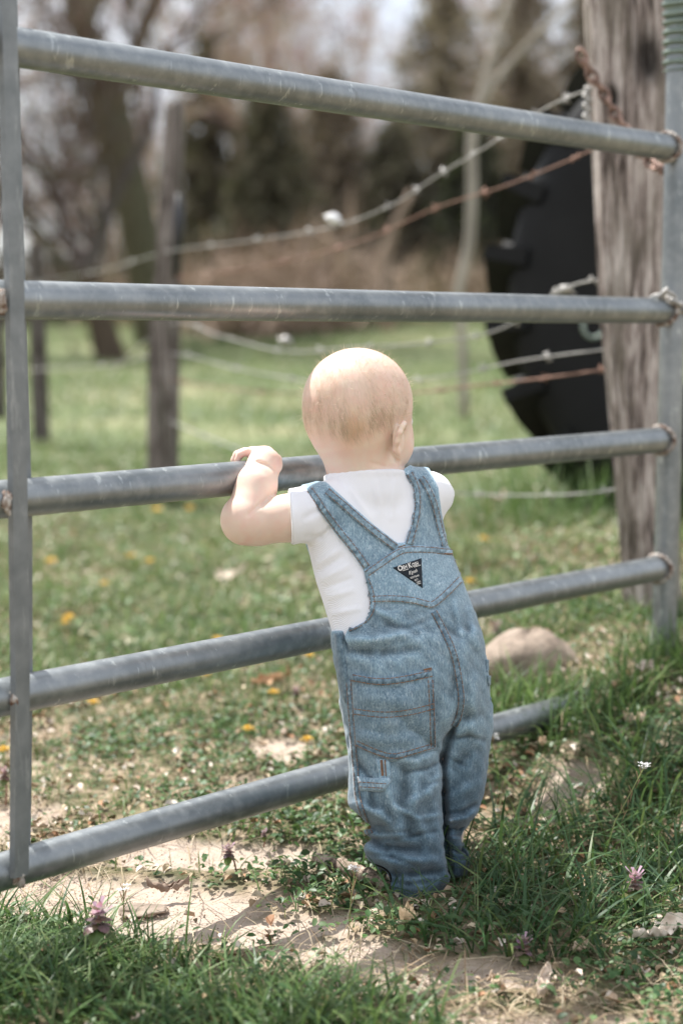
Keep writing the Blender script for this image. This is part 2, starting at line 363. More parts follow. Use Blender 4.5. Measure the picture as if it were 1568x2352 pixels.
blades('tall_grass', 6000, (.0, 1.0, 2.2, 3.4), (.04, .12), (.0012, .0028), (.2, 1.1), GP[:5], lambda x, y: zone(x, y, ZS), seed=14, segs=4, label='upright grass in front of the round stone and the gate post')
leaflets('clover', 26000, (-1, 1.2, 1.5, 3.8), (.006, .014), (.002, .022), [(.055, .12, .04), (.085, .16, .055), (.04, .09, .035), (.12, .19, .08)], lambda x, y: nos(x, y)*(.15+.85*patch(x, y, 11, .45, .6, 5)), seed=5, label='low broad leaved weeds growing in the turf')
leaflets('clover', 9000, (-1, 1.3, 1.5, 3.2), (.007, .016), (.004, .035), [(.05, .10, .04), (.08, .14, .055), (.04, .08, .03)], lambda x, y: nos(x, y)*np.clip(zone(x, y, ZR)+zone(x, y, ZF)+.4*zone(x, y, ZL), 0, 1), seed=6, label='dark clover and weeds in the shaded turf')
leaflets('leaf_litter', 21000, (-1.2, 1.4, 1.5, 5.5), (.005, .018), (.004, .015), STRAW+[(.55, .42, .3), (.6, .52, .44), (.7, .64, .56), (.40, .22, .12)], lambda x, y: (1-.93*sand_mask(x, y))*(.25+.75*patch(x, y, 21, .45, .62, 4)), seed=7, label='pale dead leaf fragments scattered through the grass', mat='dry', cupped=1.2, flat=.5)
blades('dry_grass', 12000, (-1.2, 1.3, 1.55, 4.2), (.02, .07), (.0006, .0014), (1.0, 3.2), STRAW, lambda x, y: .1+.9*patch(x, y, 31, .5, .65, 5), seed=8, mat='dry', label='dry straw coloured grass lying in the turf')
leaflets('soil_crumbs', 7000, (-.9, 1.0, 1.6, 2.7), (.001, .0036), (-.001, .002), [(.36, .27, .2), (.48, .38, .3), (.28, .2, .14), (.6, .5, .42)], lambda x, y: sand_mask(x, y), seed=9, label='small crumbs and debris on the bare sandy soil', mat='dry', cupped=1.5)
FG = [(.13, .20, .08), (.17, .23, .10), (.10, .165, .065), (.23, .27, .13), (.30, .28, .17)]
blades('meadow_grass', 42000, (-2.4, 2.6, 3.0, 7.5), (.03, .085), (.0018, .004), (.2, 1.4), FG+GP[:1], lambda x, y: .3+.7*patch(x, y, 41, .35, .6, 3), seed=10, label='green meadow grass beyond the gate')
blades('meadow_grass', 42000, (-9, 9, 7, 34), (.05, .13), (.005, .012), (.3, 1.4), [tuple(.8*q for q in p_) for p_ in FG], lambda x, y: .25+.75*patch(x, y, 51, .3, .6, .8), seed=11, label='far pasture grass before the trees')
blades('tall_grass', 2600, (0, 2.4, 3.4, 5.6), (.10, .26), (.002, .004), (.2, .8), FG[:3]+GP[:2], lambda x, y: zone(x, y, ZT), seed=15, segs=4, label='tall grass hiding the foot of the tractor tyre')
leaflets('clover', 20000, (-2.2, 2.4, 3.4, 7), (.012, .028), (.005, .04), FG+[(.3, .27, .17)], lambda x, y: .2+.8*patch(x, y, 61, .4, .6, 3), seed=12, label='broad leaved weeds in the meadow beyond the gate')

# ------------------------------------------------------------------ the steel gate
PR = .0225
BARZ = [h+CAMZ for h in (.3207, .036, -.1932, -.4252, -.6343)]
gate = empty('farm_gate', gate_pt(0, 0), 'grey galvanized tubular steel farm gate with five rails the child leans on', 'gate')
END_S = 1.385
for i, z in enumerate(BARZ):
    mb = MB(); N = 60
    mb.tube([gate_pt(-.5 + (END_S+.5)*k/N, z, 0) for k in range(N+1)], PR, 40)
    mb.build('rail', M['steel'], gate)
mb = MB(); pts = [(11, -120), (17, 0), (26, 300), (35, 627), (43, 1100), (49, 1562), (47, 1985), (46, 2012)]
def strap(pts, off, hw, th):
    P = [ongate(u, v, off) for u, v in pts]; V = []; Fc = []
    for p in P:
        for a, b in ((-1, -1), (-.8, 1), (.8, 1), (1, -1)): V.append(p + GD*(hw*a) + GN*(th*b))
    for i in range(len(P)-1):
        for k in range(4): a = 4*i+k; c_ = 4*i+(k+1) % 4; Fc.append((a, c_, c_+4, a+4))
    Fc += [(0, 3, 2, 1), tuple(4*(len(P)-1)+k for k in range(4))]; return V, Fc
def fine(pts, m=6):
    out = []
    for a, b in zip(pts[:-1], pts[1:]):
        for k in range(m): out.append((a[0]+(b[0]-a[0])*k/m, a[1]+(b[1]-a[1])*k/m))
    return out+[pts[-1]]
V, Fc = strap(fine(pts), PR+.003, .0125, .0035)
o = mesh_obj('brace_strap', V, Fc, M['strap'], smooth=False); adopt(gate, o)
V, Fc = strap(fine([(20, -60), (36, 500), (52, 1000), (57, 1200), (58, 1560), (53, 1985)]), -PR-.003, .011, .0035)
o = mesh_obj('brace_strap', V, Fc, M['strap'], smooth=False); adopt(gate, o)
for i, z in enumerate(BARZ):                    # weld beads left of the strap and saddles at the end pipe
    uu = [16, 36, 43, 49, 47][i]
    rw = ongate(uu-27, 1176, PR*.9); s0 = (rw-GA).dot(GD)
    mb = MB(); mb.blob(gate_pt(s0, z, PR*.98), (.007, .007, .012), i, 8, .3); mb.blob(gate_pt(s0+.004, z-.009, PR*.94), (.006, .006, .008), i+9, 8, .3)
    mb.build('weld', M['weld'], gate)
ep = [(1566, -150), (1560, 0), (1556, 250), (1547, 627), (1541, 814), (1533, 1150), (1526, 1374), (1521, 1540)]
mb = MB(); mb.tube([ongate(u, v, -.004) for u, v in fine(ep)], .0225, 32); mb.build('end_pipe', M['steel'], gate)
for i, z in enumerate(BARZ[:4]):
    mb = MB(); c0 = gate_pt(END_S-.012, z, .0)
    for k in range(22):
        a = 2*math.pi*k/22
        mb.blob(c0 + GN*(math.cos(a)*.0235) + Vector((0, 0, math.sin(a)*.0235)) + GD*.006*math.cos(2*a), (.005, .005, .005), k+i*30, 6, .3)
    mb.build('weld', M['weld'], gate)
# corrugated pipe pushed over the top of the end pipe
mb = MB(); P = []; R_ = []
for k in range(200):
    v = -160+k*1.63; P.append(ongate(1562+(.0 if v > 40 else -(40-v)*.07), v, -.004)); R_.append(.0295+.0032*math.sin(v*2*math.pi/23))
mb.tube(P, R_, 28)
tag(mb.build('corrugated_pipe', M['green_metal']), 'green ribbed metal sleeve around the top of the gate end pipe', 'pipe')

# ------------------------------------------------------------------ the wooden gate post with its chain
def rough_post(path, rad, seed, n=36, m=70, knots=(), crack=.06):
    rnd = random.Random(seed); V = []; C = []; Fc = []
    for i in range(m+1):
        t = i/m; x = t*(len(path)-1); j = min(int(x), len(path)-2); fr = x-j
        c0 = path[j].lerp(path[j+1], fr); r = rad[j]*(1-fr)+rad[j+1]*fr
        for k in range(n):
            a = 2*math.pi*k/n
            d = 1 - .07*math.exp(-(math.sin(3.5*a+.5*math.sin(t*6)+seed)/.07)**2) - .045*math.exp(-(math.sin(6*a+.4*math.sin(t*9+2)+seed*2)/.10)**2) + .05*math.sin(3*a+seed) + .04*math.sin(2*a+t*5+seed) + crack*(.5*math.sin(11*a+t*2+seed)+.5*math.sin(17*a+1.3*t)) + .012*math.sin(29*a+t*9)
            p = c0 + Vector((math.cos(a), math.sin(a), 0))*r*d; cc = 1.0
            for kn, kr in knots:
                dd = Vector(((p-kn).x, (p-kn).y, (p-kn).z*.6)).length/kr
                if dd < 1.6: cc *= .12+.88*min(1, max(0, (dd-.7)/.9)); p = p - Vector((math.cos(a), math.sin(a), 0))*.010*max(0, 1-dd)
            V.append(p); C.append((cc, cc, cc))
    for i in range(m):
        for k in range(n): a = i*n+k; b = i*n+(k+1) % n; Fc.append((a, b, b+n, a+n))
    Fc.append(tuple(range(n))[::-1]); Fc.append(tuple(m*n+k for k in range(n))); return V, Fc, np.array(C)
PY = 3.22
pp = [(1437, -200, 95), (1439, 0, 94), (1448, 300, 90), (1456, 700, 82), (1478, 1100, 72), (1490, 1300, 66), (1498, 1500, 62)]
path = [at(u, v, PY) for u, v, r in pp][::-1]; rad = [r*PY/FPX for u, v, r in pp][::-1]
V, Fc, C = rough_post(path, rad, 3, 90, 200, [(at(1493, 133, PY-.075), .026), (at(1402, 225, PY-.07), .014)])
post = tag(mesh_obj('gate_post', V, Fc, M['wood'], colors=C), 'thick weathered grey wooden post behind the right end of the gate', 'post')
def chain(name, pts, L, r, mat, label, twist0=0):
    P = [Vector(p) for p in pts]; root = empty(name, P[0], label, 'chain'); d = 0; i = 0
    seg = [(a, b, (b-a).length) for a, b in zip(P[:-1], P[1:])]; tot = sum(s[2] for s in seg); q = 0
    while d < tot:
        x = d
        for a, b, l in seg:
            if x <= l: c0 = a.lerp(b, x/l); t = (b-a).normalized(); break
            x -= l
        side = t.cross(Vector((0, 1, .1))).normalized(); up = t.cross(side)
        if q % 2: side, up = up, side
        ang = .15+.15*math.sin(q*2.1); side = (side*math.cos(ang)+up*math.sin(ang)).normalized()
        ring = []
        for k in range(17):
            a = 2*math.pi*k/16; ca, sa = math.cos(a), math.sin(a)
            ring.append(c0 + t*(L*.5*ca*(1 if abs(ca) > .5 else 1)) + side*(L*.30*sa))
        mb = MB(); mb.tube(ring, r, 8, cap=False); mb.build('link', mat, root); d += L*.72; q += 1
    return root
CYY = PY-.1
chain('post_chain', [at(1335, 130, CYY), at(1352, 165, CYY), at(1380, 205, CYY), at(1410, 260, CYY-.01), at(1436, 300, CYY-.02), at(1465, 345, CYY-.03), at(1495, 375, CYY-.06), at(1515, 388, CYY-.12), at(1545, 392, CYY-.14)], .029, .0037, M['rust'], 'rusty link chain hanging down the wooden post')
chain('gate_chain', [at(1502, 690, 2.86), at(1522, 672, 2.85), at(1545, 690, 2.86), at(1570, 712, 2.88), at(1610, 716, 2.9)], .026, .0034, M['wire'], 'bright steel chain over the end of the second rail')
mb = MB()
for ph in (0, math.pi):
    mb.tube([at(1348+4*math.sin(k*.5), 200+k*1.9, CYY) + Vector((math.cos(k*.9+ph)*.005, math.sin(k*.9+ph)*.005, 0)) for k in range(52)], .0028, 6)
tag(mb.build('twisted_rope', M['wire']), 'pale twisted rope hanging beside the rusty chain', 'rope')

# ------------------------------------------------------------------ tractor tyre behind the post
TYY = 4.6; tc = at(1803, 655, TYY); TR = 645*TYY/FPX
tyre = empty('tractor_tyre', (tc.x, tc.y, tc.z-TR), 'huge black tractor tyre standing upright behind the wooden post', 'tyre')
prof = [(.52, .19), (.50, .225), (.58, .255), (.72, .285), (.84, .285), (.92, .265), (.955, .22), (.965, .1), (.967, 0), (.965, -.1), (.955, -.22), (.92, -.265), (.84, -.285), (.72, -.285), (.58, -.255), (.50, -.225), (.52, -.19), (.60, -.23), (.78, -.25), (.88, -.2), (.9, 0), (.88, .2), (.78, .25), (.60, .23)]
ry = math.radians(-16); ax = Vector((math.sin(ry), -math.cos(ry), 0)); ex = Vector((math.cos(ry), math.sin(ry), 0)); ez = Vector((0, 0, 1))
V = []; Fc = []; N = 96; K = len(prof)
for i in range(N):
    a = 2*math.pi*i/N; e = ex*math.cos(a)+ez*math.sin(a)
    for r, d in prof: V.append(tc + e*(r*TR) + ax*(d*TR*.8))
for i in range(N):
    for k in range(K): a = i*K+k; b = i*K+(k+1) % K; c_ = ((i+1) % N)*K; Fc.append((a, b, c_+(k+1) % K, c_+k))
adopt(tyre, mesh_obj('casing', V, Fc, M['rubber']))
for i in range(25):
    for sgn in (-1, 1):
        V = []; 
        for j in range(6):
            t = j/5; a = 2*math.pi*(i+(.5 if sgn < 0 else 0)+.04)/25 + .18*t; d = sgn*(.02+.25*(1-t)); hw = .027+.010*(1-t)
            rr = (.94, 1.043) if t > .2 else (.89, 1.038)
            for (da, r) in ((-hw, rr[0]), (hw, rr[0]), (hw*.6, rr[1]), (-hw*.6, rr[1])):
                e = ex*math.cos(a+da)+ez*math.sin(a+da); V.append(tc + e*(r*TR) + ax*(d*TR*.8*1.1))
        Fc = []
        for j in range(5):
            for k in range(4): a = 4*j+k; b = 4*j+(k+1) % 4; Fc.append((a, b, b+4, a+4))
        Fc += [(0, 3, 2, 1), (20, 21, 22, 23)]
        adopt(tyre, mesh_obj('tread_lug', V, Fc, M['rubber'], smooth=False))
mb = MB(); cc = at(1362, 752, TYY-.25); mb.tube([cc + Vector((math.cos(a)*.028, 0, math.sin(a)*.028)) for a in np.linspace(0, 6.283, 25)], .006, 8, cap=False)
mb.build('valve_ring', M['green_metal'], tyre)

# ------------------------------------------------------------------ wire fence beyond the gate
fence = empty('wire_fence', (at(375, 1112, 5.6).x, 5.6, .25), 'sagging barbed wire fence on rough wooden posts in the pasture', 'fence')
def fpost(tops, seed, tone=1.0):
    path = [at(u, v, Y) for u, v, r, Y in tops][::-1]; rad = [r*Y/FPX for u, v, r, Y in tops][::-1]
    V, Fc, C = rough_post(path, rad, seed, 24, 40, crack=.12); o = mesh_obj('fence_post', V, Fc, M['wood'], colors=C*tone); adopt(fence, o)
fpost([(402, 235, 20, 5.6), (392, 500, 27, 5.6), (382, 800, 33, 5.6), (376, 1135, 36, 5.6)], 5, .5)
fpost([(350, 735, 9, 5.7), (347, 1120, 10, 5.7)], 15, .2)
fpost([(82, 560, 15, 7.6), (88, 760, 18, 7.6), (97, 1060, 20, 7.6)], 6, .32)
fpost([(-5, 640, 13, 9.5), (0, 960, 15, 9.5)], 7, .32)
mb = MB(); mb.tube([at(412, 445, 5.5), at(411, 520, 5.5), at(405, 640, 5.5)], [.012, .019, .012], 8); mb.build('insulator', M['black'], fence)
def wire(pts, r, mat, barbs=0, seed=0):
    P = [at(u, v, Y) for u, v, Y in pts]; out = []
    for i in range(len(P)-1):                     # Catmull-Rom
        p0, p1, p2, p3 = P[max(i-1, 0)], P[i], P[i+1], P[min(i+2, len(P)-1)]
        for k in range(12):
            t = k/12; out.append(.5*((2*p1)+(p2-p0)*t+(2*p0-5*p1+4*p2-p3)*t*t+(3*p1-p0-3*p2+p3)*t**3))
    out.append(P[-1]); mb = MB(); mb.tube(out, r, 6); rnd = random.Random(seed)
    if barbs:
        for k in range(3, len(out)-2, barbs):
            for q in range(4):
                d = Vector((rnd.uniform(-1, 1), rnd.uniform(-1, 1), rnd.uniform(-1, 1))).normalized()*.013
                mb.tube([out[k]-d, out[k]+d], .0016, 4)
    mb.build('wire', mat, fence)
wire([(60, 655, 7.6), (240, 620, 6.6), (385, 578, 5.55), (560, 555, 4.9), (760, 522, 4.3), (900, 470, 4.0), (1010, 400, 3.8), (1120, 335, 3.6), (1250, 250, 3.4), (1350, 205, 3.25)], .0019, M['wire'], 7, 1)
wire([(395, 640, 5.55), (520, 625, 5), (700, 590, 4.5), (850, 545, 4.2), (1000, 478, 3.9), (1150, 430, 3.7), (1290, 375, 3.45), (1390, 330, 3.28)], .0019, M['rustwire'], 9, 2)
wire([(250, 860, 6.4), (390, 745, 5.55), (500, 770, 5.1), (650, 806, 4.6), (800, 800, 4.3), (1000, 785, 3.9), (1150, 755, 3.65), (1290, 665, 3.4), (1400, 638, 3.28)], .0023, M['wire'], 8, 3)
wire([(60, 850, 7.6), (250, 838, 6.4), (390, 812, 5.55), (560, 850, 5), (760, 880, 4.4), (980, 870, 3.95), (1200, 828, 3.6), (1410, 800, 3.28)], .0022, M['wire'], 8, 4)
wire([(390, 872, 5.55), (600, 900, 4.9), (900, 905, 4.1), (1100, 885, 3.75), (1250, 868, 3.5), (1415, 845, 3.28)], .0026, M['rustwire'], 9, 5)
wire([(385, 965, 5.55), (480, 1005, 5.2), (600, 1050, 4.9), (800, 1100, 4.4), (1040, 1132, 3.9), (1280, 1137, 3.5), (1440, 1120, 3.3)], .0022, M['wire'], 8, 6)
for (u, v, Y, r, k) in ((765, 502, 4.25, .017, 'white'), (655, 782, 4.6, .016, 'wire'), (1388, 622, 3.25, .006, 'wire'), (1300, 664, 3.4, .012, 'wire')):
    mb = MB(); c0 = at(u, v, Y); mb.blob(c0, (r*1.2, r, r*.75), u, 8, .25); mb.tube([c0+Vector((-r*1.3, 0, r*.4)), c0+Vector((r*1.6, 0, -r*.8))], r*.25, 6)
    mb.build('wire_knot', M[k], fence)

# ------------------------------------------------------------------ trees behind the pasture
def bare_tree(name, x, y, h, r, seed, label, col=(.17, .13, .105), spread=.5, depth=5, forks=(3, 4), twigs=1.0, lean=(0, 0), cat='tree', group='bare trees behind the pasture', tw=.012, low=.25, z0=None, tl=None):
    rnd = random.Random(seed); z = float(ground_z(x, y)) if z0 is None else z0
    root = empty(name, (x, y, z), label, cat, group)
    trunk = MB(); crown = MB(); tv = []; tf = []; tcx = []
    def rv(s): return Vector((rnd.gauss(0, s), rnd.gauss(0, s), rnd.gauss(0, s)))
    def grow(p, d, L, r, lev, mb):
        pts = [p]; rr = [r]; n = 5 if lev < 3 else 3; dd = d.normalized(); LL = tl if (lev == 0 and tl) else L
        for i in range(n):
            dd = (dd + rv(.10+.05*lev) + Vector((0, 0, .05 if lev > 0 else .0))).normalized()
            p = p + dd*(LL/n); pts.append(p); rr.append(r*(1-.45*(i+1)/n))
        mb.tube(pts, rr, [10, 7, 5, 4, 3, 3][min(lev, 5)], cap=False, col=tuple(c*rnd.uniform(.85, 1.15) for c in col))
        if lev >= depth:
            return
        k = rnd.randint(*forks)
        for i in range(k):
            t = rnd.uniform(low if lev == 0 else .3, 1); q = pts[min(int(t*n), n)]
            a = rv(1); a = (a - dd*a.dot(dd)).normalized()
            nd = (dd*(1-spread*.6) + a*spread*rnd.uniform(.7, 1.3)).normalized()
            grow(q, nd, L*rnd.uniform(.55, .78), max(rr[min(int(t*n), n)]*rnd.uniform(.5, .7), tw*.7), lev+1, crown)
        grow(pts[-1], (dd+rv(.15)).normalized(), L*.7, rr[-1]*.9, lev+1, crown)
        if lev >= depth-2:
            for _ in range(int(7*twigs)):
                q = pts[rnd.randint(0, n)]; e = q + (rv(.5)+dd*.5+Vector((0, 0, .15))).normalized()*L*rnd.uniform(.4, .9); s = rv(1).normalized()*tw
                b = len(tv); tv.extend((q-s, q+s, e)); tf.append((b, b+1, b+2)); c = tuple(a*rnd.uniform(.8, 1.5) for a in col); tcx.extend((c, c, c))
    grow(Vector((x, y, z-.1)), Vector((lean[0], lean[1], 1)), h*.42, r, 0, trunk)
    trunk.build('trunk', M['bark'], root)
    b = len(crown.v); crown.v += tv; crown.f += [tuple(b+i for i in f) for f in tf]; crown.c += tcx
    crown.build('crown', M['twig'], root, smooth=False)
    return root
def conifer(x, y, h, R0, seed, label, col, z0=None):
    R = np.random.default_rng(seed); z = float(ground_z(x, y)); root = empty('conifer_tree', (x, y, z), label, 'tree', 'conifers behind the pasture')
    mb = MB(); mb.tube([(x, y, z-.1), (x, y, z+h*.5), (x, y, z+h)], [.18, .12, .02], 8, col=(.14, .11, .09)); mb.build('trunk', M['bark'], root)
    nb = 260; V = []; Fc = []; C = []; b = 0
    for i in range(nb):
        t = (i+R.random())/nb; zz = z+.15+h*t*.98; L = R0*(1-t)**.8*R.uniform(.65, 1.15)+.15; a = R.uniform(0, 6.283)
        m = int(26*L)+8; s = R.uniform(0.05, 1, m)
        bx = x+np.cos(a)*L*s; by = y+np.sin(a)*L*s; bz = zz - .28*L*s**1.5 + R.normal(0, .04, m)
        dirs = R.normal(0, 1, (m, 3)); dirs[:, 2] -= .6; dirs /= np.linalg.norm(dirs, axis=1)[:, None]
        sd = np.cross(dirs, R.normal(0, 1, (m, 3))); sd /= np.linalg.norm(sd, axis=1)[:, None]
        c0 = np.stack([bx, by, bz], -1); ln = R.uniform(.15, .38, (m, 1)); wd = R.uniform(.02, .05, (m, 1))
        V += [np.stack([c0-sd*wd, c0+sd*wd, c0+dirs*ln], 1).reshape(-1, 3)]
        cc = np.array(col)*R.uniform(.45, 1.6, (m, 1)); C.append(np.repeat(cc, 3, 0)); b += m
    V = np.concatenate(V); o = mesh_obj('crown', V, np.arange(b*3).reshape(-1, 3), M['needle'], smooth=False, colors=np.concatenate(C)); adopt(root, o)
BR = (.25, .195, .155); BR2 = (.40, .32, .265); GY = (.30, .26, .22); OL = (.085, .075, .05); DG = (.05, .06, .04)
def X_(u, Y): return at(u, 800, Y).x
bare_tree('bare_tree', X_(262, 20), 20, 7.6, .22, 11, 'dark spreading bare tree with a short leaning trunk at the left', (.10, .078, .062), .62, 5, (3, 4), .35, (-.12, 0), low=.75, tl=1.3)
bare_tree('bare_tree', X_(366, 24), 24, 13, .34, 12, 'tall bare tree with a straight brown trunk behind the fence post', (.13, .10, .08), .42, 5, (3, 4), .6, (.0, 0), low=.6, tl=6.5)
bare_tree('bare_tree', X_(560, 33), 33, 11, .2, 15, 'bare brown tree right of the tall straight trunk', BR2, .55, 5, (2, 4), .7, low=.1)
bare_tree('bare_tree', X_(700, 36), 36, 9, .2, 16, 'low twiggy bare tree behind the middle of the gate', BR2, .6, 5, (2, 4), .8, low=.1)
bare_tree('bare_tree', X_(860, 38), 38, 8, .2, 17, 'twiggy bare tree behind the head of the child', BR2, .6, 5, (3, 4), .9, low=.1)
bare_tree('bare_tree', X_(470, 42), 42, 13, .2, 18, 'distant bare tree with fine reddish twigs', (.36, .27, .22), .55, 5, (3, 4), .9, low=.1)
bare_tree('bare_tree', X_(1180, 40), 40, 10, .2, 19, 'bare tree among the conifers at the right', BR2, .55, 5, (3, 4), 1.4, low=.1)
bare_tree('bare_tree', X_(-180, 24), 24, 10, .2, 20, 'bare tree just outside the left edge', BR2, .55, 5, (2, 3), .4)
bare_tree('bare_tree', X_(1750, 34), 34, 11, .2, 22, 'bare tree hidden behind the wooden post', BR2, .55, 5, (3, 4), 1.0)
conifer(X_(1010, 34), 34, 7.6, 1.9, 31, 'brown olive conifer tree standing behind the pale sapling', (.27, .225, .165))
conifer(X_(1190, 36), 36, 7.9, 2.1, 32, 'brown conifer tree at the right near the wooden post', (.29, .24, .185))
conifer(X_(1330, 38), 38, 7.0, 1.9, 33, 'conifer tree half hidden by the wooden post', (.22, .19, .14))
conifer(X_(900, 33), 33, 3.6, 1.7, 34, 'low dark green conifer tree behind the wires', (.12, .105, .075))
conifer(X_(620, 31), 31, 4.4, 1.7, 35, 'dark green conifer tree right of the fence post', (.11, .10, .068))
conifer(X_(1085, 32), 32, 3.6, 1.5, 36, 'small dark conifer tree at the edge of the pasture', (.05, .05, .035))
conifer(X_(760, 34), 34, 4.8, 1.8, 37, 'wide brown conifer tree behind the barbed wire', (.26, .21, .155))
conifer(X_(480, 33), 33, 5.4, 1.7, 38, 'olive conifer tree beside the tall straight trunk', (.12, .105, .075))
for i, (u, Y, h) in enumerate([(-60, 38, 7), (110, 44, 6.5), (250, 44, 6.5), (420, 36, 8.5), (640, 44, 9.5), (780, 42, 8.5), (930, 46, 9), (1100, 44, 10), (1260, 46, 9), (1500, 40, 9)]):
    bare_tree('bare_tree', X_(u, Y), Y, h, .11, 60+i, 'slender pale twigged bare tree in the far row, %s' % ['beyond the left frame edge', 'seen over the left brace', 'through the spreading tree', 'right of the tall trunk', 'left of the brown conifers', 'over the barbed wire', 'above the child', 'behind the pale sapling', 'near the wooden post', 'behind the wooden post'][i], [(.42, .34, .28), (.34, .28, .24), (.46, .36, .29)][i % 3], .6, 5, (2, 3), .5, low=.25, tw=.012)
# brush and brambles along the wood's edge, one mass
def brush(name, u0, u1, Y0_, Y1_, n, h0, h1, pal, seed, label, wd=.022):
    R = np.random.default_rng(seed); y = R.uniform(Y0_, Y1_, n); u = R.uniform(u0, u1, n); x = (u-CX)/FPX*y; z = ground_z(x, y)
    h = R.uniform(h0, h1, n)*(.4+1.1*fbm(x*.6+seed, y*.3)); d = R.normal(0, .4, (n, 2))
    b0 = np.stack([x, y, z], -1); q = b0 + np.stack([R.normal(0, .5, n), R.normal(0, .5, n), R.uniform(0, 1, n)*h], -1)
    e = q + np.stack([R.normal(0, .6, n), R.normal(0, .6, n), R.normal(.25, .5, n)], -1)*R.uniform(.4, .9, (n, 1)); s = np.stack([np.full(n, wd), np.zeros(n), R.normal(0, .008, n)], -1)
    V = np.stack([q-s, q+s, e], 1).reshape(-1, 3); P = np.array(pal); c = P[R.integers(0, len(P), n)]*R.uniform(.6, 1.4, (n, 1))
    o = mesh_obj(name, V, np.arange(3*n).reshape(-1, 3), M['twig'], smooth=False, colors=np.repeat(c, 3, 0)); tag(o, label, kind='stuff')
brush('brush', 420, 2300, 36, 48, 20000, 1.0, 3.8, [BR, BR2, (.13, .10, .08), (.2, .13, .09)], 41, 'dense brown brush and saplings filling the far wood', .016)
brush('brush', -300, 2000, 31, 36, 16000, .3, 1.5, [(.10, .08, .06), (.06, .06, .045), (.16, .12, .09), (.05, .05, .035)], 42, 'low dark brush along the edge of the far wood')
brush('brush', 300, 1200, 28, 32, 5000, .2, 1.1, [(.30, .22, .16), (.20, .17, .11), (.36, .28, .21)], 43, 'tan brambles before the conifers')
brush('brush', 500, 780, 26, 28, 2600, .4, 2.0, [(.42, .32, .25), (.34, .26, .20)], 44, 'pale tan bush in front of the conifers')
# pale sapling with a fork
sp = at(1066, 955, 9.0); sapl = empty('sapling', (sp.x, 9.0, sp.z), 'thin pale forked sapling standing in the pasture behind the rails', 'tree')
c = (.42, .38, .33)
mb = MB(); mb.tube([at(u, v, 9.0) for u, v in fine([(1066, 960), (1062, 800), (1052, 670), (1078, 560), (1084, 430), (1082, 340), (1090, 250)], 3)], list(np.linspace(.026, .028, 19)), 8, col=c); mb.build('trunk', M['bark'], sapl)
mb = MB(); mb.tube([at(u, v, 9.0) for u, v in fine([(1095, 265), (1120, 160), (1150, 60), (1190, -60), (1240, -200)], 3)], list(np.linspace(.026, .015, 13)), 8, col=c); mb.build('branch', M['bark'], sapl)
mb = MB(); mb.tube([at(u, v, 9.0) for u, v in fine([(1092, 250), (1150, 170), (1215, 95), (1290, 20), (1400, -80)], 3)], list(np.linspace(.02, .011, 13)), 8, col=c); mb.build('branch', M['bark'], sapl)
sp = at(888, 700, 16); s2 = empty('sapling', sp, 'thin brown sapling standing left of the pale forked one', 'tree')
mb = MB(); mb.tube([at(u, v, 16) for u, v in fine([(888, 760), (890, 650), (885, 590), (905, 520), (945, 440)], 3)], list(np.linspace(.075, .03, 13)), 8, col=(.33, .25, .2)); mb.build('trunk', M['bark'], s2)

# ------------------------------------------------------------------ stone, stick, fallen leaves, flowers
rp = onground(1212, 1600); rp.y += .10; rz = float(ground_z(rp.x, rp.y))
def rock(c, r, seed, name, label, mat='stone', cat='stone', rot=0, group=None, rough=.08):
    mb = MB(); mb.blob((0, 0, 0), r, seed, 28, rough); o = mb.build(name, M[mat]); o.location = c; o.rotation_euler = (0, 0, rot); return tag(o, label, cat, group)
rock((at(1213, 1540, rp.y).x, rp.y, rz+.022), (.086, .07, .066), 4, 'field_stone', 'large rounded pinkish tan stone behind the lowest rail')
for u, v, r, l in ((395, 2068, .016, 'flat whitish stone shard lying on the bare soil'), (800, 985, 0, 0),):
    if l: p = onground(330, 2092); rock((p.x, p.y, p.z+.001), (.030, .022, .006), 9, 'stone_shard', l, rough=.2)
p = onground(640, 1988); rock((p.x, p.y, p.z+.004), (.018, .012, .008), 12, 'pebble', 'small pale pebble on the soil below the lowest rail')
def stick(pts, rad, name, label, col=(.42, .33, .26)):
    mb = MB(); P = [onground(u, v)+Vector((0, 0, dz)) for u, v, dz in pts]; Q = []
    for a, b in zip(P[:-1], P[1:]):
        for k in range(8): q = a.lerp(b, k/8); q += Vector((math.sin(k*2.1), math.cos(k*1.7), math.sin(k*3))) * rad*.18; Q.append(q)
    Q.append(P[-1]); mb.tube(Q, [rad*(.7+.4*math.sin(math.pi*min(1, i/len(Q)+.1))) for i in range(len(Q))], 12, col=(1, .9, .8)); return tag(mb.build(name, M['wood']), label, 'stick')
stick([(725, 1995, .014), (790, 2020, .018), (850, 2040, .016), (895, 2062, .012)], .010, 'stick', 'thick weathered brown stick lying beside the left trouser cuff')
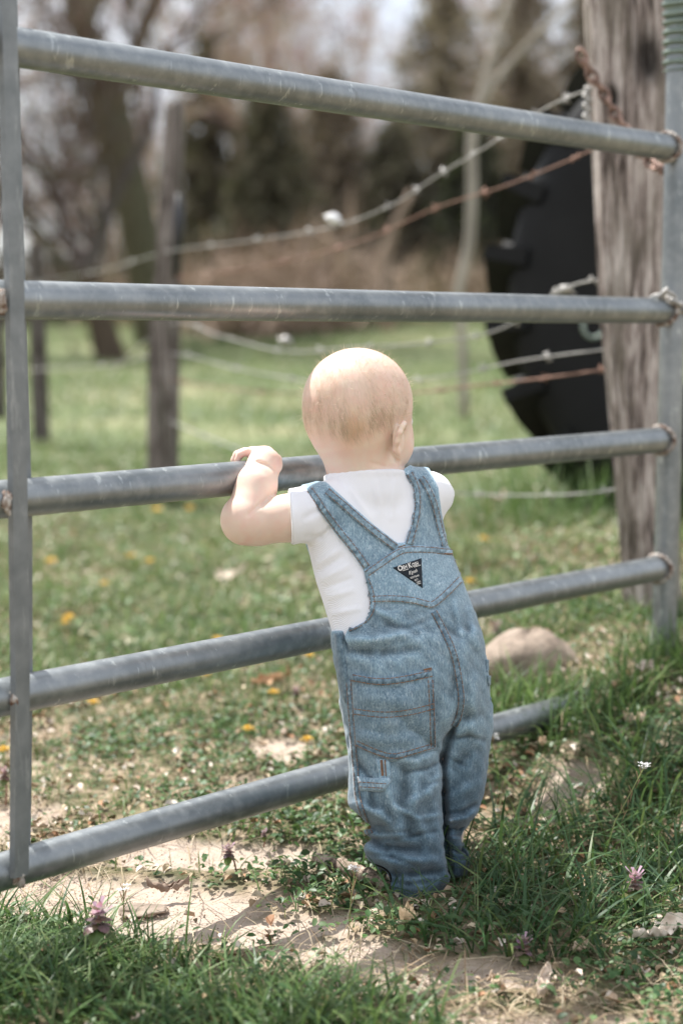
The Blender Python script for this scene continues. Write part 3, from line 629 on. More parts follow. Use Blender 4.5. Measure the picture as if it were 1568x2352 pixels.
def dry_leaf(u, v, L, W, rz_, curl, seed, label, col=(.62, .47, .33), lift=.012, group=None, name='dead_leaf'):
    rnd = random.Random(seed); p = onground(u, v); n = 22; V = []; Fc = []
    ph = [rnd.uniform(0, 6.3) for _ in range(6)]
    m_ = 9
    for i in range(n+1):
        s = i/n*2-1; wv = W*.5*max(.02, (1-abs(s)**2.2))**.7*(1+.22*math.sin(8*s+ph[0])+.12*math.sin(19*s+ph[4]))
        for j in range(m_):
            t = j/4-1; y = t*wv*(1+.1*math.sin(12*s+ph[5]+t*4)); x = s*L*.5*(1-.08*abs(t)*math.sin(6*s+ph[2]))
            th = curl*t*1.25 + .5*math.sin(3*s+ph[1]); rr = W*.42/max(.4, curl)
            zz = rr*(1-math.cos(th)) + .09*W*math.sin(9*s+ph[1]+t*3)+.08*W*math.sin(15*s+ph[2]-6*t)+.22*L*curl*.4*s*s
            y2 = rr*math.sin(th)*wv/(W*.5) + .05*W*math.sin(10*s+ph[3])
            V.append(Vector((x, y2, zz)))
    for i in range(n):
        for j in range(8): a = i*9+j; Fc.append((a, a+1, a+10, a+9))
    o = mesh_obj(name, V, Fc, M['dry'], colors=np.array([col]*len(V)))
    md = o.modifiers.new('t', 'SOLIDIFY'); md.thickness = .0007
    o.location = (p.x, p.y, p.z+lift); o.rotation_euler = (rnd.uniform(-.3, .3), rnd.uniform(-.3, .3), rz_); return tag(o, label, 'leaf', group)
dry_leaf(932, 2150, .034, .030, 1.2, 1.6, 1, 'crumpled orange tan dead leaf on the sand before the feet', (.95, .72, .46), .022)
dry_leaf(1512, 2175, .075, .032, .3, 1.0, 2, 'large pale curled dead leaf at the lower right edge', (.80, .70, .60), .016)
dry_leaf(1455, 1690, .042, .034, .4, 1.5, 3, 'curled tan dead leaf in the grass right of the lowest rail', (.75, .58, .44), .022)
dry_leaf(1243, 1735, .028, .018, 1.4, 1.3, 4, 'small upright tan dead leaf below the lowest rail', (.72, .52, .36), .02)
dry_leaf(1480, 1580, .05, .03, 2.0, 1.0, 5, 'pale dead leaf at the foot of the gate post', (.70, .60, .52), .03)
dry_leaf(1415, 1615, .03, .024, 1.0, 1.2, 6, 'brown dead leaf beside the pale one near the post', (.62, .42, .28), .025)
dry_leaf(388, 2062, .055, .022, .25, 1.9, 7, 'dark curled dead leaf lying on the bare soil', (.30, .22, .17), .010)
dry_leaf(1245, 2290, .06, .022, 1.25, 1.2, 8, 'blurred pale dead leaf at the bottom edge', (.66, .55, .45), .014)
dry_leaf(625, 1590, .08, .03, .1, 1.2, 9, 'brown dead leaf in the grass beyond the gate', (.50, .32, .18), .02)
dry_leaf(530, 1350, .10, .035, .7, .8, 10, 'pale dead leaf far out in the meadow', (.80, .70, .58), .03)
dry_leaf(1145, 1180, .07, .06, .7, .9, 14, 'round pale dead leaf in the meadow left of the post', (.85, .72, .62), .04)
rnd = random.Random(5)
for i, (u, v) in enumerate([(1395, 2080), (1140, 2280), (1330, 2200), (650, 1700), (600, 1725), (1165, 2095), (1290, 1980), (1190, 1700), (1010, 1760), (700, 1620), (1230, 1290), (1350, 1350), (1290, 1240), (1390, 1240), (430, 1190)]):
    dry_leaf(u, v, rnd.uniform(.018, .034), rnd.uniform(.012, .02), rnd.uniform(0, 6), rnd.uniform(.6, 1.6), 40+i, 'small dead leaf fragment caught in the grass', rnd.choice([(.72, .58, .44), (.8, .7, .6), (.55, .36, .22)]), .012, 'small dead leaf fragments')
def nettle(u, v, hgt, size, seed, label, lean=(0, 0)):
    rnd = random.Random(seed); p = onground(u, v); root = empty('dead_nettle', p, label, 'flower', 'purple dead nettles')
    mb = MB(); top = p + Vector((lean[0], lean[1], hgt)); mb.tube([p, p.lerp(top, .5)+Vector((.002, 0, 0)), top], .0013, 6, col=(.25, .13, .10)); mb.build('stem', M['twig'], root)
    V = []; Fc = []; C = []
    for lay in range(5):
        for k in range(4):
            a = k*math.pi/2 + lay*.78 + rnd.uniform(-.2, .2); L = size*(1-.13*lay)*rnd.uniform(.85, 1.1); base = top + Vector((0, 0, -size*.75+lay*size*.22))
            o1 = Vector((math.cos(a), math.sin(a), 0)); s = Vector((-math.sin(a), math.cos(a), 0)); dr = -.55+.22*lay
            b = len(V); col = ((.12, .16, .05) if lay < 1 else (.20, .12, .12) if lay < 3 else (.33, .20, .23))
            for q, wq in ((0, .1), (.35, .34), (.7, .30), (1, .03)):
                c0 = base + o1*L*q*.8 + Vector((0, 0, L*(dr*q*q*1.3+.15*q)))
                V += [c0-s*L*wq, c0+Vector((0, 0, .08*L)), c0+s*L*wq]; C += [tuple(x*rnd.uniform(.8, 1.25) for x in col)]*3
            for q in range(3):
                for j in range(2): x = b+q*3+j; Fc.append((x, x+1, x+4, x+3))
    for k in range(7):
        a = rnd.uniform(0, 6.3); c0 = top+Vector((math.cos(a)*size*.25, math.sin(a)*size*.25, rnd.uniform(-.1, .3)*size)); e = c0+Vector((math.cos(a)*.35, math.sin(a)*.35, .35))*size; s = Vector((-math.sin(a), math.cos(a), 0))*size*.09
        b = len(V); V += [c0-s*.5, c0+s*.5, e+s, e-s]; Fc.append((b, b+1, b+2, b+3)); C += [(.55, .36, .46)]*4
    o = mesh_obj('flower_head', V, Fc, M['leafy'], smooth=False, colors=np.array(C)); adopt(root, o)
nettle(228, 2225, .070, .029, 1, 'purple dead nettle on a red stem in the near left grass')
nettle(545, 2010, .038, .016, 2, 'small leaning purple dead nettle on the soil under the lowest rail', (-.012, 0))
nettle(1455, 2120, .06, .022, 3, 'purple dead nettle in the grass at the right edge')
nettle(1200, 2220, .03, .019, 4, 'dark purple dead nettle at the edge of the sand')
nettle(14, 1850, .055, .018, 5, 'purple dead nettle at the left frame edge behind the gate')
nettle(606, 1945, .022, .009, 6, 'faded dead nettle right of the leaning one')
nettle(1140, 1470, .03, .02, 7, 'pink dead nettle in the meadow above the round stone')
nettle(680, 1620, .03, .014, 8, 'pink dead nettle in the meadow behind the fourth rail')
def dandelion(u, v, r, seed, label='yellow dandelion flower open in the meadow beyond the gate'):
    rnd = random.Random(seed); p = onground(u, v); V = []; Fc = []; C = []; top = p+Vector((0, 0, .032+r))
    root = empty('dandelion', p, label, 'flower', 'yellow dandelions in the meadow')
    mb = MB(); mb.tube([p, top], .0013, 5, col=(.2, .25, .1)); mb.build('stem', M['twig'], root)
    for k in range(34):
        a = rnd.uniform(0, 6.3); el = rnd.uniform(.1, 1.2); d = Vector((math.cos(a)*math.cos(el), math.sin(a)*math.cos(el), math.sin(el)*.7)); s = Vector((-math.sin(a), math.cos(a), 0))*r*.16; b = len(V)
        V += [top, top+d*r-s, top+d*r+s]; Fc.append((b, b+1, b+2)); C += [(.72, .46, .09)]*3
    adopt(root, mesh_obj('petals', V, Fc, M['leafy'], smooth=False, colors=np.array(C)))
for i, (u, v, r) in enumerate([(10, 1790, .012), (215, 1672, .011), (292, 1612, .012), (474, 1606, .010), (628, 1648, .010), (570, 1735, .010), (705, 1762, .010), (360, 1212, .018), (436, 1205, .014), (120, 1335, .016), (160, 1470, .014), (300, 1320, .014), (345, 1330, .012), (240, 1385, .012), (840, 1320, .012), (1108, 1285, .014), (1078, 1385, .012), (150, 1480, .012), (710, 1560, .010), (500, 1520, .011)]):
    dandelion(u, v, r*1.25, i)
def cress(u, v, hgt, seed, lean, label):
    rnd = random.Random(seed); p = onground(u, v); top = p + Vector((lean, 0, hgt)); root = empty('bittercress', p, label, 'flower', 'white bittercress stems')
    mb = MB(); mb.tube([p, p.lerp(top, .5)+Vector((-lean*.15, 0, 0)), top], .0008, 5, col=(.22, .24, .10))
    for k in range(8):
        q = p.lerp(top, .5+.06*k); a = k*2.4; mb.tube([q, q+Vector((math.cos(a)*.006, math.sin(a)*.006, .014))], .0005, 4, col=(.3, .2, .12))
    mb.build('stem', M['twig'], root); V = []; Fc = []; C = []
    for k in range(9):
        c0 = top + Vector((rnd.uniform(-.006, .006), rnd.uniform(-.006, .006), rnd.uniform(-.002, .006)))
        for j in range(4):
            a = j*1.57+k; d = Vector((math.cos(a), math.sin(a), .3))*.0035; s = Vector((-math.sin(a), math.cos(a), 0))*.0014; b = len(V); V += [c0, c0+d-s, c0+d*1.2, c0+d+s]; Fc.append((b, b+1, b+2, b+3)); C += [(.85, .83, .84)]*4
    adopt(root, mesh_obj('petals', V, Fc, M['leafy'], smooth=False, colors=np.array(C)))
cress(1090, 1800, .075, 1, .03, 'white bittercress leaning beside the right trouser leg')
cress(1375, 2010, .155, 2, .06, 'tall white bittercress in the grass at the right')
cress(800, 2150, .085, 3, .008, 'brown bittercress stem with seed pods left of the cuff')
cress(285, 2130, .05, 4, .0, 'small bittercress on the soil behind the near nettle')

# ------------------------------------------------------------------ the child: fields sculpted on a grid, one surface per garment
BY = 2.13; BS = BY/FPX                          # depth of the child, metres per picture unit there
def bw(u, v, wv): return at(u, v, BY + wv*BS)
def smin(a, b, k):
    if k <= 0: return np.minimum(a, b)
    h = np.maximum(k-np.abs(a-b), 0)/k; return np.minimum(a, b) - h*h*k*.25
class Vol:
    def __init__(s, lo, hi, h):
        s.ax = [np.arange(lo[i], hi[i]+h, h, dtype=np.float32) for i in range(3)]; s.h = h
        s.f = np.full([len(a) for a in s.ax], 400, np.float32)
    def loc(s, lo, hi):
        sl = tuple(slice(max(0, int(np.searchsorted(s.ax[i], lo[i]))), int(np.searchsorted(s.ax[i], hi[i]))) for i in range(3))
        return sl, s.ax[0][sl[0]][:, None, None], s.ax[1][sl[1]][None, :, None], s.ax[2][sl[2]][None, None, :]
    def put(s, sl, d, k, op):
        if op == 'u': s.f[sl] = smin(s.f[sl], d, k)
        elif op == 's': s.f[sl] = -smin(-s.f[sl], d, k)
        elif op == 'd': s.f[sl] += d
    def rc(s, a, ra, b, rb, k=8, op='u'):
        m = max(ra, rb)+max(k, 0)+3*s.h
        sl, U, V, W = s.loc([min(a[i], b[i])-m for i in range(3)], [max(a[i], b[i])+m for i in range(3)])
        d = [b[i]-a[i] for i in range(3)]; L = sum(x*x for x in d)+1e-6
        t = np.clip(((U-a[0])*d[0]+(V-a[1])*d[1]+(W-a[2])*d[2])/L, 0, 1)
        q = np.sqrt((U-a[0]-t*d[0])**2+(V-a[1]-t*d[1])**2+(W-a[2]-t*d[2])**2)-(ra+t*(rb-ra)); s.put(sl, q, k, op)
    def chain(s, pts, k=8, kk=None, op='u'):
        for i, (p, q) in enumerate(zip(pts[:-1], pts[1:])): s.rc(p[:3], p[3], q[:3], q[3], k if (i == 0 or kk is None) else kk, op)
    def el(s, c, r, R=None, k=8, op='u'):
        m = max(r)+k+3*s.h; sl, U, V, W = s.loc([c[i]-m for i in range(3)], [c[i]+m for i in range(3)])
        X = [U-c[0], V-c[1], W-c[2]]
        if R is not None: X = [R[i][0]*X[0]+R[i][1]*X[1]+R[i][2]*X[2] for i in range(3)]
        q = np.sqrt(sum((X[i]/r[i])**2 for i in range(3)))+1e-6; g = np.sqrt(sum((X[i]/r[i]**2)**2 for i in range(3)))+1e-9
        s.put(sl, (q-1)*q/g, k, op)
    def loft(s, rows, k=8, op='u', n=2.0, off=0, cap=12):
        # rows: v, left, right, centre depth, half depth, skew
        r = np.array(rows, float); v = s.ax[1]; lo, hi = r[0, 0]-60, r[-1, 0]+60
        j0, j1 = np.searchsorted(v, lo), np.searchsorted(v, hi); vv = v[j0:j1]
        def I(c):
            y = np.interp(vv, r[:, 0], r[:, c]); kk = np.ones(9)/9; yp = np.pad(y, 4, mode='edge'); return np.convolve(yp, kk, 'valid').astype(np.float32)[None, :, None]
        Lx, Rx, wc, b, sk = I(1)-off, I(2)+off, I(3), I(4)+off, I(5); uc = (Lx+Rx)/2; a = (Rx-Lx)/2
        U = s.ax[0][:, None, None]; W = s.ax[2][None, None, :]
        X = np.abs(U-uc)/a; Yw = np.abs(W-wc-sk*(U-uc))/b
        q = (X**n+Yw**n)**(1/n)+1e-6; g = np.sqrt((X**(n-1)/a)**2+(Yw**(n-1)/b)**2)/q**(n-1)+1e-4
        d = (q-1)/g; d = np.clip(d, -200, 300)
        V = vv[None, :, None]; ends = np.maximum(r[0, 0]-V, V-r[-1, 0]); d = -smin(-d, -ends, cap)
        s.put((slice(None), slice(j0, j1), slice(None)), d, k, op)
def poly_sdf(poly, U, V):
    P = np.array(poly, float); d = np.full(np.broadcast(U, V).shape, 1e9); ins = np.zeros(d.shape, bool)
    for i in range(len(P)):
        a, b = P[i-1], P[i]; e = b-a; wx, wy = U-a[0], V-a[1]; t = np.clip((wx*e[0]+wy*e[1])/(e@e+1e-9), 0, 1)
        d = np.minimum(d, (wx-e[0]*t)**2+(wy-e[1]*t)**2)
        c = ((a[1] <= V) & (b[1] > V)) | ((b[1] <= V) & (a[1] > V)); xx = a[0]+(V-a[1])/(e[1] if abs(e[1]) > 1e-9 else 1e-9)*e[0]
        ins ^= c & (U < xx)
    return np.where(ins, -1, 1)*np.sqrt(d)
def nets(vol, smooth=2):
    f = vol.f; ins = f < 0; nx, ny, nz = f.shape
    c = np.zeros((nx-1, ny-1, nz-1), np.int8)
    for i in (0, 1):
        for j in (0, 1):
            for k in (0, 1): c += ins[i:nx-1+i, j:ny-1+j, k:nz-1+k]
    act = np.argwhere((c > 0) & (c < 8)); idx = -np.ones(c.shape, np.int64); idx[tuple(act.T)] = np.arange(len(act))
    acc = np.zeros((len(act), 3)); cnt = np.zeros(len(act))
    cor = [(i, j, k) for i in (0, 1) for j in (0, 1) for k in (0, 1)]
    for a in cor:
        for ax in range(3):
            if a[ax] == 0:
                b = list(a); b[ax] = 1; A = act+np.array(a); B = act+np.array(b); fa = f[tuple(A.T)]; fb = f[tuple(B.T)]
                m = (fa < 0) != (fb < 0); t = np.where(m, fa/(fa-fb+1e-12), 0)
                P = A.astype(float); P[:, ax] += t; acc[m] += P[m]; cnt[m] += 1
    P = acc/cnt[:, None]; quads = []
    for ax in range(3):
        sl0 = [slice(None)]*3; sl1 = [slice(None)]*3; sl0[ax] = slice(0, -1); sl1[ax] = slice(1, None)
        for o in range(3):
            if o != ax:
                for q in (sl0, sl1): pass
        x = ins[tuple(sl0)] != ins[tuple(sl1)]; E = np.argwhere(x); o1, o2 = [(1, 2), (2, 0), (0, 1)][ax]
        E = E[(E[:, o1] > 0) & (E[:, o2] > 0)]; E = E[(E[:, o1] < f.shape[o1]-1) & (E[:, o2] < f.shape[o2]-1)]
        q = []
        for d1, d2 in ((-1, -1), (0, -1), (0, 0), (-1, 0)):
            C = E.copy(); C[:, o1] += d1; C[:, o2] += d2; q.append(idx[tuple(C.T)])
        q = np.stack(q, 1); s_ = ins[tuple(E.T)]; q[~s_] = q[~s_][:, ::-1]; quads.append(q)
    Q = np.concatenate(quads); Q = Q[(Q >= 0).all(1)]
    if smooth:
        ea = np.concatenate([Q[:, [0, 1]], Q[:, [1, 2]], Q[:, [2, 3]], Q[:, [3, 0]]]); ea = np.concatenate([ea, ea[:, ::-1]])
        dg = np.bincount(ea[:, 0], minlength=len(P))[:, None]+1e-9
        for it in range(smooth):
            for lam in (.5, -.52):
                S = np.stack([np.bincount(ea[:, 0], weights=P[ea[:, 1], i], minlength=len(P)) for i in range(3)], 1)/dg; P = P + lam*(S-P)
    P = P*vol.h + np.array([vol.ax[i][0] for i in range(3)])
    return P, Q
def to_world(P):
    u, v, wv = P[:, 0], P[:, 1], P[:, 2]; a, b = (u-CX)/FPX, (CY-v)/FPX; ry = CT+b*ST; rz = -ST+b*CT; Yd = BY+wv*BS
    return np.stack([a*Yd/ry, Yd, CAMZ+rz*Yd/ry], 1)
def bar_w(u, z):                                 # depth (child units) of a rail's axis at picture column u
    s = 0.0
    for _ in range(30):
        p = gate_pt(s, z); d = p.y*CT-(p.z-CAMZ)*ST; s += (u-(CX+FPX*p.x/d))*d/FPX/.9*.8
    return (gate_pt(s, z).y-BY)/BS
WL = bar_w(600, BARZ[2]); WR = bar_w(890, BARZ[2]); print('bar depth', WL, WR)

def rotw(deg): a = math.radians(deg); return [[math.cos(a), 0, math.sin(a)], [0, 1, 0], [-math.sin(a), 0, math.cos(a)]]
HW = 30                                          # head depth
def ridge(V_, pts, amp, sig):                    # fold running along a line: + raises, - sinks
    for a, b in zip(pts[:-1], pts[1:]):
        m = 2.6*sig; sl, U, V, W = V_.loc([min(a[0], b[0])-m, min(a[1], b[1])-m, -900], [max(a[0], b[0])+m, max(a[1], b[1])+m, a[2] if len(a) > 2 else 40])
        e = (b[0]-a[0], b[1]-a[1]); L = e[0]**2+e[1]**2; t = ((U-a[0])*e[0]+(V-a[1])*e[1])/L; tc_ = np.clip(t, 0, 1)
        d2 = (U-a[0]-tc_*e[0])**2+(V-a[1]-tc_*e[1])**2; fade = np.clip(1.15-np.abs(t-.5)*1.1, 0, 1)
        V_.f[sl] -= (2.9*amp*np.exp(-d2/(sig*sig))*fade).astype(np.float32)
# --- shared torso shape
TORSO = [(1130, 712, 1012, 50, 92, .42), (1180, 700, 1014, 46, 108, .42), (1240, 703, 1020, 38, 112, .40), (1330, 724, 1055, 24, 116, .38), (1400, 747, 1082, 12, 120, .35), (1460, 765, 1100, 2, 126, .32), (1520, 774, 1112, -4, 130, .3)]
def torso(V_, off=0):
    V_.loft(TORSO, 10, off=off, cap=60, n=2.15)
    V_.rc((757, 1158, -22), 50+off, (972, 1136, 92), 54+off, 34)
    V_.rc((815, 1128, 10), 44+off, (905, 1112, 64), 46+off, 34)
    V_.rc((838, 1125, 34), 80+off, (830, 1085, 50), 78+off, 14)
# --- body
B = Vol((478, 772, -260), (1170, 2090, 330), 3.6)
torso(B, -6)
hr = rotw(-45)                                   # local z' = facing direction (right and away)
B.el((821, 926, HW), (117, 127, 136), hr, 0)
B.el((812, 968, HW-6), (106, 96, 112), hr, 20)
B.el((872, 998, HW+62), (78, 78, 74), hr, 26)
B.el((880, 1035, HW+72), (62, 48, 58), hr, 20)   # cheeks and chin
B.el((902, 1022, HW+40), (46, 46, 44), hr, 18)
B.rc((818, 1010, HW-10), 90, (836, 1100, 40), 75, 22)
fx, fz = math.sin(math.radians(45)), math.cos(math.radians(45))
B.rc((821+fx*132, 985, HW+fz*132), 10, (821+fx*142, 1003, HW+fz*142), 13, 10)          # nose
B.rc((821+fx*133-14, 1032, HW+fz*133+14), 7, (821+fx*133+14, 1032, HW+fz*133-14), 7, 10)  # lips
for sg in (-1, 1):
    cxe, cze = 821+fx*118+sg*fz*42, HW+fz*118-sg*fx*42
    B.el((cxe, 968, cze), (16, 10, 16), None, 8, 's'); B.el((cxe-fx*6, 969, cze-fz*6), (15, 10, 15), None, 4)
def ear(sx):                                     # sx=1: the child's right ear, turned to the camera
    ex_, ez_ = 821+sx*fz*112+fx*8, HW-sx*fx*112+fz*8
    nx_, nz_ = sx*fz, -sx*fx
    P = lambda out, fwd, v: (ex_+nx_*out+fx*fwd, v, ez_+nz_*out+fz*fwd)
    B.el(P(4, 8, 1010), (9, 36, 18), rotw(-40 if sx > 0 else 40), 8)
    for a, b in zip([(8, -6, 1034), (20, -12, 1014), (27, -11, 994), (26, -1, 979), (18, 12, 973)], [(20, -12, 1014), (27, -11, 994), (26, -1, 979), (18, 12, 973), (11, 19, 984)]):
        B.rc(P(*a), 6.6, P(*b), 6.2, 5)
    B.rc(P(9, -2, 1036), 8, P(8, 2, 1043), 7, 7)
    B.rc(P(2, -18, 1022), 6, P(6, -19, 996), 7, 5, 's')
ear(1); ear(-1)
# left arm: shoulder, elbow, forearm over the front of the rail, hand on top of it
wf = WL-38
B.chain([(748, 1168, -20, 50), (660, 1190, -90, 53), (590, 1199, wf-80, 53), (562, 1196, wf-92, 52)], 16, 12)
B.el((560, 1192, wf-90), (51, 58, 52), None, 14)
B.rc((566, 1180, wf-92), 47, (588, 1118, wf-58), 46, 3)
B.rc((588, 1118, wf-58), 46, (607, 1066, wf-18), 37, 16)
B.rc((607, 1066, wf-18), 37, (606, 1052, WL-12), 24, 12)
B.rc((626, 1066, wf-8), 22, (634, 1056, WL-12), 14, 10)
B.rc((612, 1042, WL-26), 17, (578, 1040, WL-22), 15, 12)
B.rc((615, 1044, WL+2), 15, (580, 1041, WL+2), 14, 10)
B.rc((604, 1052, WL-10), 16, (590, 1052, WL-6), 14, 10)
for i in range(4):                               # four fingers curling over the rail
    w0 = WL-31+14.5*i; du = [4, -4, -5, 1][i]
    B.chain([(588, 1042, w0, 9.5), (566+du, 1037, w0, 9.2), (549+du, 1043, w0+4, 8.4), (541+du, 1058, w0+10, 7.4)], 3, 2)
B.chain([(612, 1046, WL+10, 11), (598, 1050, WL+30, 9.5), (588, 1066, WL+40, 8.5)], 6, 3)
# elbow crease
B.rc((640, 1075, wf-62), 1.6, (590, 1060, wf-62), 1.6, 5, 's')
# right arm, hidden behind the chest, hand on the same rail
wr = WR
B.chain([(968, 1140, 92, 50), (968, 1172, 150, 46), (946, 1150, wr-62, 42), (895, 1095, wr-40, 32)], 16, 12)
B.rc((895, 1095, wr-40), 32, (870, 1050, wr-8), 20, 12)
for i in range(4):
    u0 = 836+13*i
    B.chain([(u0+4, 1042, wr-6, 10), (u0, 1030, wr+14, 9), (u0-2, 1034, wr+38, 8), (u0-2, 1052, wr+46, 7.5)], 6, 2.5)
B.chain([(882, 1052, wr-6, 11), (896, 1054, wr+8, 9.5), (898, 1062, wr+26, 8)], 6, 3)
ridge(B, [(893, 1036), (910, 1058), (936, 1080)], -2.6, 5)
ridge(B, [(850, 1062), (880, 1072), (915, 1074)], -1, 4)
ridge(B, [(588, 1060), (612, 1070), (640, 1084)], -1.0, 3.5)
ridge(B, [(619, 1147), (592, 1163), (568, 1184)], -1.6, 4)
# pelvis, legs and feet under the trousers
B.el((945, 1570, 0), (115, 110, 95), None, 30)
B.rc((900, 1640, -10), 66, (905, 1850, -42), 48, 20); B.rc((905, 1850, -42), 48, (925, 2010, -34), 36, 12)
B.rc((1035, 1640, 50), 56, (1046, 1830, 64), 34, 20); B.rc((1046, 1830, 64), 30, (1036, 1975, 70), 21, 12)
B.rc((925, 2020, -30), 34, (895, 2033, 30), 26, 12); B.rc((1040, 1980, 72), 32, (1012, 1995, 130), 26, 12)
P, Q = nets(B, 3); BW = to_world(P)
# ------ skin colour by place: pale scalp, warmer cheeks, ear and creases
n = NT('baby_skin'); f = n.noise(25, 4); f2 = n.noise(160, 3)
c = n.mix(n.ramp(f, [(.35, 0.), (.7, .5)]), (.77, .60, .50), (.80, .56, .465))
c = n.mix(1.0, c, n.attr(), 'MULTIPLY')
n.set(base=c, rough=.5, sss=.22, spec=.35); n.b.inputs['Subsurface Radius'].default_value = (1.0, .35, .2); n.b.inputs['Subsurface Scale'].default_value = .012
n.bump(f2, .05, .0005); M['skin'] = n.m
hx = np.sqrt(((P[:, 0]-835)/85)**2+((P[:, 1]-1000)/62)**2); tint = np.ones((len(P), 3))
hairy = np.clip(1.25-hx, 0, 1)*(P[:, 2] < HW+40)*(P[:, 1] < 1085)
hz = np.clip((B_HM := (fbm(P[:, 0]*.022+P[:, 2]*.01, P[:, 1]*.020, 17)-.38)*3), 0, 1)
scalp = np.clip((1035-P[:, 1])/40, 0, 1)*(P[:, 2] < HW+70)*np.clip((P[:, 1]-790)/140+.25, 0, 1)
tint *= 1-(np.clip(.62*hairy*(.45+.55*hz)+.30*scalp*(.4+.6*hz), 0, .9))[:, None]*np.array([.12, .23, .42])
mo = (fbm(P[:, 0]*.05+P[:, 2]*.03, P[:, 1]*.05, 23)-.5); tint *= 1-mo[:, None]*np.array([.0, .20, .18])
red = np.exp(-((P[:, 0]-560)**2+(P[:, 1]-1050)**2)/900)+.7*np.exp(-((P[:, 0]-640)**2+(P[:, 1]-1066)**2)/300)
tint *= 1-np.clip(red, 0, 1)[:, None]*np.array([.02, .16, .14])
ROOT = empty('person', bw(940, 2040, 10), 'blond baby seen from behind in a white shirt and denim overalls, holding the gate rail', 'person')
body = mesh_obj('body', BW, Q, M['skin'], colors=tint); adopt(ROOT, body)

# --- shirt
S = Vol((600, 1040, -230), (1100, 1580, 300), 3.6)
torso(S, 0)
S.rc((838, 1135, 38), 96, (837, 1080, 42), 90, 12)
S.chain([(757, 1166, -24, 60), (700, 1182, -58, 63), (640, 1190, -116, 66), (606, 1194, -150, 66)], 14, 8)
S.chain([(972, 1136, 92, 54), (990, 1136, 112, 48), (998, 1140, 150, 44)], 20, 8); S.rc((982, 1124, 106), 42, (1026, 1134, 122), 16, 9); ridge(S, [(1000, 1085), (1012, 1120), (1008, 1160)], -.9, 6)
U = S.ax[0][:, None, None]; V = S.ax[1][None, :, None]; W = S.ax[2][None, None, :]
cut = -((U-664) - (W+70)*-.05 + (V-1180)*-.05)                            # sleeve opening
S.f = -smin(-S.f, -cut*1.0, 3)
S.f = np.maximum(S.f, np.where(W > -20, -400, -400))
neck = -(V-1087 + (U-838)*.06 - np.clip(W-45, -60, 90)*.10)
S.f = -smin(-S.f, -neck, 4)
S.f = np.maximum(S.f, V-1490); S.f += (9*sstep(V, 1392, 1425)*sstep(U, 850, 880)).astype(np.float32)
cr = rotw(0)
for k in range(26):                              # collar band
    a0, a1 = 2*math.pi*k/26, 2*math.pi*(k+1)/26
    g = lambda a: (837+86*math.cos(a), 1094-5*math.cos(a)+7*math.sin(a), 42+86*math.sin(a))
    S.rc(g(a0), 6, g(a1), 6, 6)
for l in ([(705, 1240), (750, 1215), (775, 1170)], [(740, 1330), (800, 1300)], [(755, 1372), (810, 1355)], [(765, 1410), (825, 1398)], [(730, 1295), (780, 1262)], [(860, 1110), (875, 1180)], [(905, 1110), (900, 1190)], [(800, 1120), (850, 1190)]): ridge(S, l, 1.3, 7)
for l in ([(700, 1234), (735, 1232), (768, 1205)], [(735, 1312), (785, 1280)], [(748, 1350), (805, 1330)], [(700, 1190), (735, 1170)]): ridge(S, l, -1.5, 7)
P, Q = nets(S, 3); SWo = to_world(P)
n = NT('white_cotton'); f = n.noise(1, 2, n.coord((900, 900, 900))); rib = n.t.nodes.new('ShaderNodeTexWave'); rib.inputs['Scale'].default_value = 260; rib.bands_direction = 'DIAGONAL'; n.L(n.tc.outputs['Object'], rib.inputs['Vector'])
n.set(base=n.mix(n.ramp(n.noise(14, 4), [(.3, 0.), (.7, 1.)]), (.83, .84, .89), (.88, .885, .92)), rough=.9, sheen=.3, spec=.15); n.bump(n.math('ADD', n.math('MULTIPLY', n.noise(1, 5, n.coord((45, 45, 18), (.3, .4, 0))), 2.5), n.math('MULTIPLY', rib.outputs['Fac'], .5)), .5, .0014); M['cotton'] = n.m
shirt = mesh_obj('shirt', SWo, Q, M['cotton']); adopt(ROOT, shirt)

# --- overalls
O = Vol((660, 1040, -290), (1170, 2090, 330), 3.6)
torso(O, 6.0)
O.chain([(757, 1166, -24, 66), (715, 1177, -50, 67)], 10); O.rc((972, 1136, 92), 60, (990, 1136, 106), 58, 14)
yk = [(690, 1116), (706, 1104), (748, 1106), (800, 1154), (860, 1207), (912, 1247), (930, 1246), (944, 1205), (952, 1160), (948, 1120), (925, 1078), (950, 1062), (985, 1075), (1006, 1120), (1014, 1180), (1028, 1252), (1050, 1284), (1070, 1320), (1080, 1352), (1105, 1420), (1180, 1500), (1180, 2000), (600, 2000), (600, 1450),
      (765, 1449), (792, 1449), (816, 1442), (836, 1428), (848, 1408), (850, 1385), (846, 1350), (834, 1308), (806, 1268), (770, 1225), (738, 1182), (712, 1142)]
fr = [(690, 1116), (748, 1106), (800, 1200), (930, 1200), (925, 1078), (985, 1075), (1010, 1180), (1040, 1285), (1105, 1420), (1180, 1500), (1180, 2000), (600, 2000), (600, 1450), (760, 1446), (735, 1360), (716, 1290), (695, 1230), (690, 1180)]
U2 = O.ax[0][:, None]; V2 = O.ax[1][None, :]
pb = poly_sdf(yk, U2, V2)[:, :, None].astype(np.float32); pf = poly_sdf(fr, U2, V2)[:, :, None].astype(np.float32)
U = O.ax[0][:, None, None]; V = O.ax[1][None, :, None]; W = O.ax[2][None, None, :]
fw = W-(48+.42*(U-860)-.14*(V-1200))             # >0 towards the chest
back = np.maximum(O.f, pb); front = np.maximum(np.maximum(O.f, pf), -(fw-8))
O.f = np.minimum(back, front)
O.f = np.where(V > 1500, 400, O.f).astype(np.float32)
TR_ = [(1448, 764, 1108, -2, 132, .3), (1500, 766, 1117, -6, 138, .3), (1560, 774, 1123, -8, 142, .3), (1610, 783, 1127, -6, 142, .32), (1660, 794, 1128, 0, 134, .34), (1700, 797, 1127, 6, 118, .36)]
